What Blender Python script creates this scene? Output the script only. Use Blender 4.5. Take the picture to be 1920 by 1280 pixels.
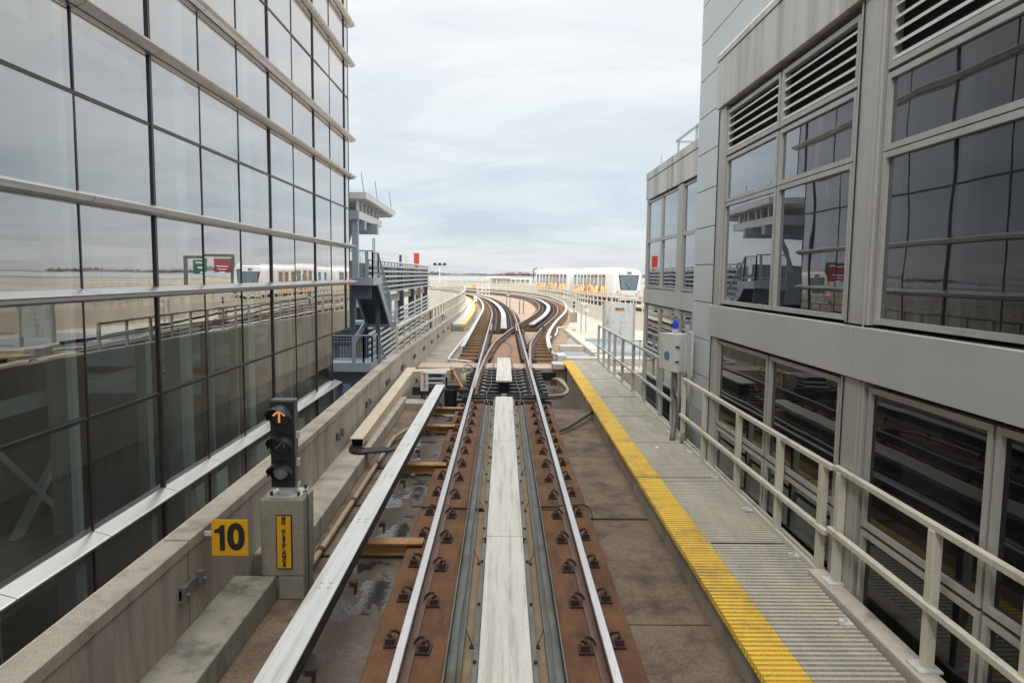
import bpy, math, random
from mathutils import Vector, Matrix
random.seed(7)
R = math.radians
scene = bpy.context.scene
for o in list(bpy.data.objects): bpy.data.objects.remove(o)
COL = scene.collection

# ------------------------------------------------------------ camera
cam_d = bpy.data.cameras.new('camera'); cam = bpy.data.objects.new('camera', cam_d); COL.objects.link(cam)
F = 1320.0
cam_d.sensor_width = 36; cam_d.lens = F/1920*36; cam_d.clip_start = .05; cam_d.clip_end = 9000
yc = Vector(((944-960)/F, (640-514)/F, -1)).normalized()
roll = .012
by = (1 + 0) / (yc.y/-yc.z - roll*(-yc.x/-yc.z)*-1)
dn = Vector((-roll*by, -by, -1))
dn = (dn - yc*dn.dot(yc)).normalized()
zc = -dn; xc = yc.cross(zc)
M3 = Matrix((xc, yc, zc))
EYE = Vector((0, 0, 2.8))
cam.matrix_world = Matrix.Translation(EYE) @ M3.to_4x4()
scene.camera = cam

# ------------------------------------------------------------ world, sun, exposure
SUN_EL, SUN_AZ = R(48), R(215)
w = bpy.data.worlds.new('World'); scene.world = w; w.use_nodes = True
nt = w.node_tree; N = nt.nodes; L = nt.links; N.clear()
def nd(tree, t, **kw):
    n = tree.nodes.new(t)
    for k, v in kw.items():
        if k.startswith('_'): n.inputs[int(k[1:])].default_value = v
        else: setattr(n, k, v)
    return n
out = nd(nt, 'ShaderNodeOutputWorld'); bg = nd(nt, 'ShaderNodeBackground'); bg.inputs[1].default_value = .1
sky = nd(nt, 'ShaderNodeTexSky'); sky.sky_type = 'NISHITA'; sky.sun_disc = False
sky.sun_elevation = SUN_EL; sky.sun_rotation = SUN_AZ; sky.air_density = 1.2; sky.dust_density = 2.5
tc = nd(nt, 'ShaderNodeTexCoord'); sx = nd(nt, 'ShaderNodeSeparateXYZ'); L.new(tc.outputs['Generated'], sx.inputs[0])
def mth(tree, op, a, b=None, clamp=False):
    n = tree.nodes.new('ShaderNodeMath'); n.operation = op; n.use_clamp = clamp
    for i, v in enumerate((a, b)):
        if v is None: continue
        if isinstance(v, (int, float)): n.inputs[i].default_value = v
        else: tree.links.new(v, n.inputs[i])
    return n.outputs[0]
def ramp(tree, fac, stops, interp='LINEAR'):
    n = tree.nodes.new('ShaderNodeValToRGB'); cr = n.color_ramp; cr.interpolation = interp
    while len(cr.elements) < len(stops): cr.elements.new(.5)
    for e, (p, c) in zip(cr.elements, stops):
        e.position = p; e.color = (*c, 1) if len(c) == 3 else c
    tree.links.new(fac, n.inputs[0]); return n.outputs[0]
def mix(tree, fac, a, b, blend='MIX'):
    n = tree.nodes.new('ShaderNodeMix'); n.data_type = 'RGBA'; n.blend_type = blend
    for i, v in ((0, fac), (6, a), (7, b)):
        if isinstance(v, (int, float)): n.inputs[i].default_value = v
        elif isinstance(v, tuple): n.inputs[i].default_value = (*v, 1)
        else: tree.links.new(v, n.inputs[i])
    return n.outputs[2]
el = mth(nt, 'MAXIMUM', sx.outputs[2], 0.0)
base = ramp(nt, el, [(0, (.76, .775, .785)), (.03, (.725, .77, .805)), (.08, (.655, .75, .82)), (.15, (.69, .765, .82)), (.27, (.80, .835, .86)), (.42, (.90, .915, .93)), (1, (1, 1, 1))])
den = mth(nt, 'ADD', el, .14)
cx = mth(nt, 'MULTIPLY', mth(nt, 'DIVIDE', sx.outputs[0], den), .75); cy = mth(nt, 'DIVIDE', sx.outputs[1], den)
cmb = nd(nt, 'ShaderNodeCombineXYZ'); L.new(cx, cmb.inputs[0]); L.new(cy, cmb.inputs[1])
n1 = nd(nt, 'ShaderNodeTexNoise'); n1.inputs['Scale'].default_value = 1.15; n1.inputs['Detail'].default_value = 8; n1.inputs['Roughness'].default_value = .62; n1.inputs['Distortion'].default_value = .5
L.new(cmb.outputs[0], n1.inputs['Vector'])
cl = ramp(nt, n1.outputs[0], [(.33, (.86, .885, .91)), (.47, (.97, .975, .98)), (.56, (1.06, 1.05, 1.035)), (.70, (1.14, 1.12, 1.09))], 'EASE')
skyc = mix(nt, 1.0, base, cl, 'MULTIPLY')
lum = mix(nt, 1.0, skyc, ramp(nt, el, [(0, (.62,)*3), (.25, (.645,)*3), (.40, (.66,)*3), (.60, (1.25,)*3), (1, (1.8,)*3)]), 'MULTIPLY')
sc10 = nd(nt, 'ShaderNodeVectorMath', operation='SCALE'); L.new(lum, sc10.inputs[0]); sc10.inputs['Scale'].default_value = 11.2
fin = mix(nt, .94, sky.outputs[0], sc10.outputs[0])
below = mth(nt, 'LESS_THAN', sx.outputs[2], -.002)
fin = mix(nt, below, fin, (3.6, 3.6, 3.5))
L.new(fin, bg.inputs[0]); L.new(bg.outputs[0], out.inputs[0])
sd = bpy.data.lights.new('sun', 'SUN'); sd.energy = 1.5; sd.angle = R(14); sd.color = (1, .955, .88)
so = bpy.data.objects.new('sun', sd); COL.objects.link(so)
dv = Vector((math.sin(SUN_AZ)*math.cos(SUN_EL), math.cos(SUN_AZ)*math.cos(SUN_EL), math.sin(SUN_EL)))
so.rotation_euler = dv.to_track_quat('Z', 'Y').to_euler(); so.location = (0, 0, 30)
scene.view_settings.view_transform = 'Standard'; scene.view_settings.look = 'None'
scene.view_settings.exposure = .62; scene.view_settings.gamma = 1; scene.view_settings.use_curve_mapping = False
scene.cycles.max_bounces = 7; scene.cycles.transparent_max_bounces = 12; scene.cycles.use_denoising = True

# ------------------------------------------------------------ helpers
class MB:
    def __init__(s): s.v = []; s.f = []; s.m = []
    def add(s, vs, fs, m=0):
        b = len(s.v); s.v += [tuple(p) for p in vs]
        for f in fs: s.f.append([b+i for i in f]); s.m.append(m)
        return s
    def box(s, x0, x1, y0, y1, z0, z1, m=0):
        x0, x1 = sorted((x0, x1)); y0, y1 = sorted((y0, y1)); z0, z1 = sorted((z0, z1))
        return s.add([(x0,y0,z0),(x1,y0,z0),(x1,y1,z0),(x0,y1,z0),(x0,y0,z1),(x1,y0,z1),(x1,y1,z1),(x0,y1,z1)],
                     [(0,3,2,1),(4,5,6,7),(0,1,5,4),(1,2,6,5),(2,3,7,6),(3,0,4,7)], m)
    def quad(s, a, b, c, d, m=0): return s.add([a,b,c,d], [(0,1,2,3)], m)
    def prismy(s, prof, y0, y1, m=0, dx=0):   # closed profile of (x,z), counter-clockwise seen from -y
        n = len(prof)
        vs = [(x, y0, z) for x, z in prof] + [(x+dx, y1, z) for x, z in prof]
        fs = [(i, (i+1) % n, n+(i+1) % n, n+i) for i in range(n)] + [tuple(range(n-1, -1, -1)), tuple(range(n, 2*n))]
        return s.add(vs, fs, m)
    def prismx(s, prof, x0, x1, m=0):         # closed profile of (y,z)
        n = len(prof)
        vs = [(x0, y, z) for y, z in prof] + [(x1, y, z) for y, z in prof]
        fs = [(i, (i+1) % n, n+(i+1) % n, n+i) for i in range(n)] + [tuple(range(n-1, -1, -1)), tuple(range(n, 2*n))]
        return s.add(vs, fs, m)
    def loft(s, rings, m=0, closed=True, caps=True):
        n = len(rings[0]); vs = [p for r in rings for p in r]; fs = []
        for k in range(len(rings)-1):
            for i in range(n if closed else n-1):
                j = (i+1) % n; fs.append((k*n+i, k*n+j, (k+1)*n+j, (k+1)*n+i))
        if caps and closed:
            fs.append(tuple(range(n-1, -1, -1))); fs.append(tuple(range((len(rings)-1)*n, len(rings)*n)))
        return s.add(vs, fs, m)
    def tube(s, pts, r, n=8, m=0, r1=None):
        pts = [Vector(p) for p in pts]; rings = []
        up = Vector((0, 0, 1))
        for i, p in enumerate(pts):
            d = (pts[min(i+1, len(pts)-1)] - pts[max(i-1, 0)]).normalized()
            a = d.cross(up)
            if a.length < .05: a = d.cross(Vector((0, 1, 0)))
            a.normalize(); b = a.cross(d)
            rr = r if r1 is None else r+(r1-r)*i/(len(pts)-1)
            rings.append([p + a*rr*math.cos(2*math.pi*k/n) + b*rr*math.sin(2*math.pi*k/n) for k in range(n)])
        return s.loft(rings, m)
    def bar(s, a, b, w, h, m=0):              # rectangular bar between two points
        a = Vector(a); b = Vector(b); d = (b-a).normalized()
        sd_ = d.cross(Vector((0, 0, 1)))
        if sd_.length < .05: sd_ = Vector((1, 0, 0))
        sd_.normalize(); u = sd_.cross(d)
        q = [(-1,-1),(1,-1),(1,1),(-1,1)]
        return s.loft([[p + sd_*w/2*i + u*h/2*j for i, j in q] for p in (a, b)], m)
    def sweep(s, path, prof, m=0, caps=True):
        rings = []
        for i, p in enumerate(path):
            r = rt(path, i); pf = prof(i, p) if callable(prof) else prof
            rings.append([(p[0]+r[0]*o, p[1]+r[1]*o, z) for o, z in pf])
        return s.loft(rings, m, True, caps)
    def build(s, name, mats, parent=None, smooth=False, org=None, bevel=0, local=False):
        if not isinstance(mats, (list, tuple)): mats = [mats]
        if parent is not None and not local:
            org = parent_origin(parent)
        elif local: org = (0, 0, 0)
        elif org is None:
            xs = [v[0] for v in s.v]; ys = [v[1] for v in s.v]; zs = [v[2] for v in s.v]
            org = ((min(xs)+max(xs))/2, (min(ys)+max(ys))/2, min(zs))
        me = bpy.data.meshes.new(name)
        me.from_pydata([(v[0]-org[0], v[1]-org[1], v[2]-org[2]) for v in s.v], [], s.f)
        for mt in mats: me.materials.append(mt)
        for p, mi in zip(me.polygons, s.m): p.material_index = mi; p.use_smooth = smooth
        me.update()
        import bmesh
        bm = bmesh.new(); bm.from_mesh(me); bmesh.ops.recalc_face_normals(bm, faces=bm.faces); bm.to_mesh(me); bm.free()
        o = bpy.data.objects.new(name, me); COL.objects.link(o)
        if parent is not None: o.parent = parent; o['_org'] = org; 
        else: o.location = org; o['_org'] = org
        if bevel:
            b = o.modifiers.new('bevel', 'BEVEL'); b.width = bevel; b.segments = 2; b.limit_method = 'ANGLE'
        return o
def parent_origin(p): return tuple(p['_org'])
def tag(o, label=None, cat=None, group=None, kind=None):
    for k, v in (('label', label), ('category', cat), ('group', group), ('kind', kind)):
        if v: o[k] = v
    return o
def thing(name, loc, label, cat, group=None, rz=0):
    o = bpy.data.objects.new(name, None); COL.objects.link(o); o.location = loc; o.rotation_euler.z = rz
    o.empty_display_size = .2; o['_org'] = tuple(loc); tag(o, label, cat, group); return o
def rt(path, i):
    a = path[max(i-1, 0)]; b = path[min(i+1, len(path)-1)]
    dx, dy = b[0]-a[0], b[1]-a[1]; l = math.hypot(dx, dy) or 1
    return (dy/l, -dx/l)
def offp(path, o): return [(p[0]+rt(path, i)[0]*o, p[1]+rt(path, i)[1]*o) for i, p in enumerate(path)]
def crom(pts, step=1.0):
    out = []; n = len(pts)
    for i in range(n-1):
        p0, p1, p2, p3 = pts[max(i-1, 0)], pts[i], pts[i+1], pts[min(i+2, n-1)]
        k = max(1, int(math.dist(p1, p2)/step))
        for j in range(k):
            t = j/k
            out.append(tuple(.5*((2*b)+(-a+c)*t+(2*a-5*b+4*c-d)*t*t+(-a+3*b-3*c+d)*t**3) for a, b, c, d in zip(p0, p1, p2, p3)))
    out.append(tuple(pts[-1])); return out
def cut(path, y0, y1): return [p for p in path if y0-1e-6 <= p[1] <= y1+1e-6]
def walk(path, pitch, start=0):
    out = []; acc = -start
    for i in range(len(path)-1):
        a, b = path[i], path[i+1]; l = math.dist(a[:2], b[:2]); 
        while acc <= l:
            if acc >= 0:
                t = acc/l; out.append((a[0]+(b[0]-a[0])*t, a[1]+(b[1]-a[1])*t, math.atan2(b[1]-a[1], b[0]-a[0])))
            acc += pitch
        acc -= l
    return out
def lerp(xs, ys, x):
    if x <= xs[0]: return ys[0]
    for i in range(len(xs)-1):
        if x <= xs[i+1]: return ys[i]+(ys[i+1]-ys[i])*(x-xs[i])/(xs[i+1]-xs[i])
    return ys[-1]
def text(name, s, size, loc, rotx, rotz, m, parent=None, bold=.0, line=1.0, sx_=1.0, ext=.002, local=False):
    c = bpy.data.curves.new(name, 'FONT'); c.body = s; c.size = size; c.align_x = 'CENTER'; c.align_y = 'CENTER'
    c.offset = bold; c.extrude = ext; c.space_line = line
    t = bpy.data.objects.new(name, c); COL.objects.link(t); dg = bpy.context.evaluated_depsgraph_get()
    me = bpy.data.meshes.new_from_object(t.evaluated_get(dg)); bpy.data.objects.remove(t)
    mw = Matrix.Rotation(rotz, 4, 'Z') @ Matrix.Rotation(rotx, 4, 'X') @ Matrix.Diagonal((sx_, 1, 1, 1))
    po = (0, 0, 0) if (parent is None or local) else parent_origin(parent)
    me.transform(Matrix.Translation(Vector(loc)-Vector(po)) @ mw)
    me.materials.clear(); me.materials.append(m)
    o = bpy.data.objects.new(name, me); COL.objects.link(o)
    if parent is not None: o.parent = parent; o['_org'] = po
    return o

# ------------------------------------------------------------ materials
def mat(name, c1, c2=None, scale=3, rough=.7, metal=0, bump=0, bscale=60, stretch=(1, 1, 1), c3=None, s3=.6, t3=(.5, .65), spec=.5, fine=.12, r2=None, st3=(1,1,1)):
    m = bpy.data.materials.new(name); m.use_nodes = True; t = m.node_tree; b = t.nodes['Principled BSDF']
    c2 = c2 or tuple(x*.8 for x in c1)
    g = t.nodes.new('ShaderNodeNewGeometry')
    mp = t.nodes.new('ShaderNodeMapping'); mp.inputs['Scale'].default_value = stretch; t.links.new(g.outputs['Position'], mp.inputs[0])
    n = t.nodes.new('ShaderNodeTexNoise'); n.inputs['Scale'].default_value = scale; n.inputs['Detail'].default_value = 7; n.inputs['Roughness'].default_value = .65
    t.links.new(mp.outputs[0], n.inputs['Vector'])
    col = ramp(t, n.outputs[0], [(.35, c1), (.65, c2)])
    if fine:
        nf = t.nodes.new('ShaderNodeTexNoise'); nf.inputs['Scale'].default_value = bscale; nf.inputs['Detail'].default_value = 4; nf.inputs['Roughness'].default_value = .8
        t.links.new(g.outputs['Position'], nf.inputs['Vector'])
        col = mix(t, 1.0, col, ramp(t, nf.outputs[0], [(.3, (1-2*fine,)*3), (.7, (1+fine,)*3)]), 'MULTIPLY')
    if c3:
        mp3 = t.nodes.new('ShaderNodeMapping'); mp3.inputs['Scale'].default_value = st3; t.links.new(g.outputs['Position'], mp3.inputs[0])
        n3 = t.nodes.new('ShaderNodeTexNoise'); n3.inputs['Scale'].default_value = s3; n3.inputs['Detail'].default_value = 9; n3.inputs['Roughness'].default_value = .7
        t.links.new(mp3.outputs[0], n3.inputs['Vector'])
        f3 = ramp(t, n3.outputs[0], [(t3[0], (0, 0, 0)), (t3[1], (1, 1, 1))])
        col = mix(t, f3, col, c3)
        if r2 is not None:
            rr = t.nodes.new('ShaderNodeMapRange'); t.links.new(f3, rr.inputs[0]); rr.inputs[3].default_value = rough; rr.inputs[4].default_value = r2
            t.links.new(rr.outputs[0], b.inputs['Roughness'])
    t.links.new(col, b.inputs['Base Color'])
    if r2 is None: b.inputs['Roughness'].default_value = rough
    b.inputs['Metallic'].default_value = metal; b.inputs['Specular IOR Level'].default_value = spec
    if bump:
        nb = t.nodes.new('ShaderNodeTexNoise'); nb.inputs['Scale'].default_value = bscale; nb.inputs['Detail'].default_value = 6
        t.links.new(g.outputs['Position'], nb.inputs['Vector'])
        bn = t.nodes.new('ShaderNodeBump'); bn.inputs['Strength'].default_value = .6; bn.inputs['Distance'].default_value = bump
        t.links.new(nb.outputs[0], bn.inputs['Height']); t.links.new(bn.outputs[0], b.inputs['Normal'])
    return m
def glass(name, f0, tint, refl, wav=.0015, wsc=.8, opaque=None, pw=2.2):
    m = bpy.data.materials.new(name); m.use_nodes = True; t = m.node_tree; t.nodes.clear()
    o = t.nodes.new('ShaderNodeOutputMaterial'); mx = t.nodes.new('ShaderNodeMixShader')
    lw = t.nodes.new('ShaderNodeLayerWeight'); lw.inputs[0].default_value = .5
    fro = mth(t, 'ADD', mth(t, 'MULTIPLY', mth(t, 'POWER', lw.outputs['Facing'], pw), 1-f0), f0, True)
    gl = t.nodes.new('ShaderNodeBsdfGlossy'); gl.inputs[0].default_value = (*refl, 1); gl.inputs['Roughness'].default_value = 0.0
    g = t.nodes.new('ShaderNodeNewGeometry'); n = t.nodes.new('ShaderNodeTexNoise'); n.inputs['Scale'].default_value = wsc; n.inputs['Detail'].default_value = 1.5
    t.links.new(g.outputs['Position'], n.inputs['Vector'])
    bn = t.nodes.new('ShaderNodeBump'); bn.inputs['Strength'].default_value = 1; bn.inputs['Distance'].default_value = wav
    t.links.new(n.outputs[0], bn.inputs['Height']); t.links.new(bn.outputs[0], gl.inputs['Normal'])
    if opaque: tr = t.nodes.new('ShaderNodeBsdfDiffuse'); tr.inputs[0].default_value = (*opaque, 1)
    else: tr = t.nodes.new('ShaderNodeBsdfTransparent'); tr.inputs[0].default_value = (*tint, 1)
    t.links.new(fro, mx.inputs[0]); t.links.new(tr.outputs[0], mx.inputs[1]); t.links.new(gl.outputs[0], mx.inputs[2])
    dm = t.nodes.new('ShaderNodeMapping'); dm.inputs['Scale'].default_value = (1.2, 1.2, .22); t.links.new(g.outputs['Position'], dm.inputs[0])
    dn_ = t.nodes.new('ShaderNodeTexNoise'); dn_.inputs['Scale'].default_value = 2.2; dn_.inputs['Detail'].default_value = 6; t.links.new(dm.outputs[0], dn_.inputs['Vector'])
    dd = t.nodes.new('ShaderNodeBsdfDiffuse'); dd.inputs[0].default_value = (.34, .33, .31, 1); m2 = t.nodes.new('ShaderNodeMixShader')
    t.links.new(ramp(t, dn_.outputs[0], [(.35, (.006,)*3), (.7, (.05,)*3)]), m2.inputs[0]); t.links.new(mx.outputs[0], m2.inputs[1]); t.links.new(dd.outputs[0], m2.inputs[2])
    t.links.new(m2.outputs[0], o.inputs[0]); return m
def emis(name, c, s):
    m = bpy.data.materials.new(name); m.use_nodes = True; b = m.node_tree.nodes['Principled BSDF']
    b.inputs['Base Color'].default_value = (*c, 1); b.inputs['Emission Color'].default_value = (*c, 1); b.inputs['Emission Strength'].default_value = s; return m

CONC = mat('wall_concrete', (.47, .415, .335), (.39, .34, .27), 1.4, .9, bump=.004, bscale=90, stretch=(1, 1, .35), c3=(.21, .175, .135), s3=1.3, t3=(.48, .68), fine=.2, st3=(1.8, 1.8, .22))
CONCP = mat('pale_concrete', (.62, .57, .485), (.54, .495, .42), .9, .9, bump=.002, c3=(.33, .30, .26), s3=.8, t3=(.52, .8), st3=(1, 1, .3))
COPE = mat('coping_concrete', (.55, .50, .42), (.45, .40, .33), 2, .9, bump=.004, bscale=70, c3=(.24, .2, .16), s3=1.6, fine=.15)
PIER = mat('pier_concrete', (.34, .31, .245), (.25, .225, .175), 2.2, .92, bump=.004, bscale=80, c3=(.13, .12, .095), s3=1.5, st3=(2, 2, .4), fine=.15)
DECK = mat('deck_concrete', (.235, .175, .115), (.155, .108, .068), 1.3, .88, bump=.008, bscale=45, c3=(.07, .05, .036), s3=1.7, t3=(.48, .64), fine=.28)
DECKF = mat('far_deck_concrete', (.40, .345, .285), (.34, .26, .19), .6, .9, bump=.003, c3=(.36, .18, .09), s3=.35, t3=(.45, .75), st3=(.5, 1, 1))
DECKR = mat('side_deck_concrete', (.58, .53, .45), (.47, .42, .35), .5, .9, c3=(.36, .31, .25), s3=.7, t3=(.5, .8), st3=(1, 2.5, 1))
SLAB = mat('track_slab', (.36, .265, .155), (.27, .19, .11), 2, .88, bump=.003, bscale=60, c3=(.19, .13, .08), s3=1.3, t3=(.52, .75), fine=.16)
RUST = mat('rust_plinth', (.225, .105, .042), (.145, .064, .028), 2.3, .9, bump=.004, bscale=80, c3=(.060, .032, .020), s3=1.5, t3=(.47, .68), fine=.28, st3=(2.6, .8, 1))
RUSTD = mat('rusty_iron', (.075, .038, .026), (.042, .024, .019), 8, .75, bump=.001, fine=.2)
RAILS = mat('rail_side', (.21, .115, .075), (.15, .08, .055), 3, .6, fine=.15)
RAILT = mat('rail_head', (.56, .55, .54), (.46, .45, .44), 2, .30, .9, stretch=(6, .3, 1), fine=.05)
OLDT = mat('dull_rail_head', (.42, .33, .27), (.34, .25, .2), 2, .42, .6, fine=.05)
ALU = mat('reaction_plate', (.68, .64, .56), (.58, .545, .48), 2.5, .5, .1, stretch=(9, .55, 1), c3=(.38, .33, .27), s3=1.2, t3=(.50, .66), st3=(14, .5, 1), fine=.08)
ALUC = mat('power_rail_cover', (.68, .70, .68), (.60, .61, .59), 1.5, .5, .0, stretch=(6, .6, 1), c3=(.46, .42, .34), s3=2, st3=(9, .35, 1), t3=(.52, .68), fine=.08)
DARKM = mat('dark_steel', (.035, .036, .04), (.06, .058, .055), 6, .55, .3, fine=.2)
GRAYM = mat('grey_steel_angle', (.17, .175, .155), (.11, .115, .10), 3, .5, .5, stretch=(4, .8, 1), c3=(.10, .075, .05), s3=2, fine=.12)
YSTEEL = mat('ochre_steel', (.42, .24, .085), (.33, .175, .06), 4, .7, c3=(.16, .08, .035), s3=3, fine=.15)
GRATE = mat('grey_grating', (.58, .54, .44), (.44, .41, .33), 1.2, .6, .1, c3=(.56, .55, .5), s3=1.6, t3=(.56, .72), fine=.18, stretch=(3, .7, 1))
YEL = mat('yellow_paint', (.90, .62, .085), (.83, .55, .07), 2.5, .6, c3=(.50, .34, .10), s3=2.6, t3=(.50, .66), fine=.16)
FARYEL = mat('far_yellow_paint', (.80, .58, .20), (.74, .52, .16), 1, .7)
RAILW = mat('handrail_paint', (.66, .63, .53), (.57, .545, .455), 3, .55, .1, c3=(.27, .24, .19), s3=3, t3=(.56, .8), fine=.1)
RAILB = mat('blue_grey_handrail', (.46, .50, .50), (.40, .43, .43), 3, .5, .2, fine=.08)
FRAME = mat('window_frame_metal', (.52, .515, .49), (.44, .435, .415), 2, .42, .35, stretch=(1, 1, .3), c3=(.36, .345, .315), s3=1.4, t3=(.5, .85), st3=(2, 2, .4), fine=.06)
PANEL = mat('spandrel_metal', (.56, .565, .55), (.50, .505, .49), 1.2, .45, .25, fine=.07, bump=.0006, bscale=200)
PANELT = mat('stained_spandrel', (.66, .67, .655), (.58, .585, .57), 2, .5, .15, stretch=(1, 1.6, .15), c3=(.33, .30, .26), s3=1.1, t3=(.46, .66), st3=(1, 2.0, .10), fine=.06)
TOWER = mat('pale_wall_panel', (.60, .65, .67), (.56, .605, .62), .8, .4, .25, fine=.03)
JOINT = mat('dark_joint', (.03, .03, .03), (.02, .02, .02), 2, .9, fine=0)
LGLASS = glass('left_glass', .20, (.50, .62, .60), (1.0, .97, .95), .0011, .9, None, 1.5)
LGLOW = glass('left_lower_glass', .09, (.66, .78, .76), (.95, .92, .88), .0016, 1.1, None, 1.7)
RGLASS = glass('right_glass', .02, None, (.88, .90, .93), .0014, 1.3, opaque=(.006, .007, .009))
RGLOW = glass('right_lower_glass', .015, None, (.60, .61, .62), .0018, 1.3, (.004, .005, .006), 3.2)
MULL = mat('mullion_dark', (.055, .048, .05), (.04, .036, .04), 3, .4, .4, fine=.05)
FIN = mat('fin_metal', (.70, .69, .68), (.64, .63, .62), .6, .30, .85, fine=.04)
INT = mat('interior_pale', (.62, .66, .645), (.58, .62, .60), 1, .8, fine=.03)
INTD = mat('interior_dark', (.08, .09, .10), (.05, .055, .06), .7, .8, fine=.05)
BLUEST = mat('blue_grey_steel', (.37, .43, .48), (.32, .37, .42), 1, .5, .2, fine=.06)
DKBLUE = mat('dark_blue_steel', (.09, .115, .15), (.07, .09, .12), 1, .5, .2, fine=.06)
LOUV = mat('louvre_paint', (.68, .70, .68), (.60, .62, .60), 1, .5, .2, fine=.05)
BEIGE = mat('duct_beige', (.62, .54, .39), (.55, .47, .33), 1.5, .7, c3=(.33, .27, .18), s3=1.8, t3=(.55, .8), fine=.1)
PIPE = mat('pipe_tan', (.40, .29, .19), (.32, .22, .14), 4, .55, .1, fine=.12)
RUBBER = mat('black_cable', (.012, .012, .013), (.02, .02, .02), 5, .45, fine=.1)
BLACK = mat('signal_black', (.012, .013, .015), (.018, .019, .021), 6, .5, fine=.15)
YSIGN = mat('sign_yellow', (.80, .42, .008), (.76, .39, .008), 3, .5, fine=.03)
INK = mat('sign_ink', (.02, .018, .015), (.025, .02, .02), 3, .6, fine=0)
WHITEP = mat('white_paint', (.74, .75, .74), (.70, .71, .70), 1, .45, fine=.03)
GREYP = mat('grey_cabinet_paint', (.62, .64, .61), (.56, .58, .56), 2, .5, c3=(.36, .36, .33), s3=2, fine=.05, st3=(2, 2, .4))
REDP = mat('red_paint', (.55, .05, .035), (.5, .04, .03), 2, .5, fine=.05)
REDINK = mat('red_lettering', (.60, .10, .06), None, 2, .6, fine=0)
ORANGEP = mat('orange_plate', (.75, .40, .14), (.7, .36, .12), 2, .6, fine=.04)
BLUELENS = emis('blue_lamp_glass', (.008, .03, .5), .35)
AMBER = emis('amber_signal', (.72, .30, .12), .5)
OFFARROW = mat('unlit_arrow', (.26, .25, .22), None, 3, .6, fine=0)
CLEAR = mat('grey_lens', (.42, .44, .43), (.25, .27, .27), 20, .12, fine=.1)
GRATEB = mat('blue_grey_grating', (.30, .345, .36), (.25, .29, .305), 2, .6, .2, stretch=(1, 9, 1), fine=.15)
TRAINW = mat('train_white', (.68, .69, .68), (.65, .66, .65), 1, .3, fine=.02)
TRAING = glass('train_glass', .05, None, (.9, .9, .9), .0, 1, opaque=(.05, .075, .09))
WIN2 = mat('windscreen_glass', (.15, .20, .23), (.11, .15, .18), 1, .12, fine=0)
REDL = emis('red_tail_lamp', (1.0, .12, .05), 1.5)
GROUND = mat('airfield_ground', (.36, .34, .31), (.30, .28, .25), .03, .95, c3=(.20, .19, .17), s3=.02, t3=(.45, .6), bscale=2, fine=.1)
PUD = mat('wet_trough', (.16, .125, .095), (.11, .085, .065), 1.4, .8, bump=.003, bscale=22, c3=(.045, .042, .04), s3=1.3, t3=(.53, .55), r2=.07, fine=.2, spec=.45)

# ------------------------------------------------------------ alignments
A = crom([(.04, -6), (.04, 10), (.04, 25), (.04, 38), (.03, 45), (-.05, 50), (-.38, 58.6), (-1.15, 70), (-2.3, 80), (-5.2, 95), (-9.5, 108), (-16.5, 120), (-26, 130.5), (-38, 139)], 1.0)
B = crom([(.04, 15.6), (.09, 20), (.25, 25), (.52, 29), (1.38, 36.4), (2.68, 46), (3.6, 56), (3.9, 65), (3.45, 79), (.9, 95), (-4.2, 109.6), (-11.6, 123), (-22, 135), (-34.5, 144)], 1.0)
LW = crom([(-2.38, -6), (-2.38, 8), (-2.58, 18), (-2.62, 36), (-2.68, 48), (-3.05, 58.6), (-3.8, 70), (-4.95, 80), (-7.8, 94), (-12, 106.8), (-18.9, 118.3), (-28, 128), (-40, 136)], 1.0)
RW = crom([(9.2, 22), (8.7, 30), (8.0, 35), (6.9, 41), (6.2, 48), (5.95, 56), (5.95, 65), (5.5, 79), (3.1, 95.5), (-2.4, 111), (-10, 125), (-21, 137.3), (-33, 146.5)], 1.0)
def wtop(y): return lerp([0, 18, 32, 48, 60], [.77, .77, .62, .42, .36], y)
def rtop(y): return lerp([17, 32, 48], [1.47, 1.52, 1.55], y)

# ------------------------------------------------------------ ground, water, far shore
g = MB(); g.quad((-3000, -600, -6.2), (3000, -600, -6.2), (3000, 800, -6.2), (-3000, 800, -6.2)); tag(g.build('ground', GROUND), kind='structure')
wm = mat('bay_water', (.30, .36, .38), (.27, .33, .36), .004, .18, stretch=(.4, 3, 1), fine=0, spec=.6)
g = MB(); g.quad((-6000, 795, -6.9), (6000, 795, -6.9), (6000, 8500, -6.9), (-6000, 8500, -6.9)); tag(g.build('water', wm), kind='structure')
sh = MB()
EARTH = mat('far_shore_earth', (.20, .165, .15), (.14, .115, .105), .004, .95, fine=0)
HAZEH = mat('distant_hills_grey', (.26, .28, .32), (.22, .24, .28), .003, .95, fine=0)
xs = [-1500+i*26 for i in range(116)]
rings = [[(x*2.2, 2900, -7), (x*2.2, 2920, -3+random.random()*1.0), (x*2.2, 3050, -2+random.random()*2.5), (x*2.2, 3300, -7)] for x in xs]
sh.loft(rings, 0, False, False); tag(sh.build('far_shore', EARTH), kind='structure')
sh = MB(); rings = [[(x*4.5, 5800, -7), (x*4.5, 6000, 12+random.random()*14+16*max(0, math.sin(x*.006+1.0))), (x*4.5, 6600, -7)] for x in xs]
sh.loft(rings, 0, False, False); tag(sh.build('hills', HAZEH), kind='structure')
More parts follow.
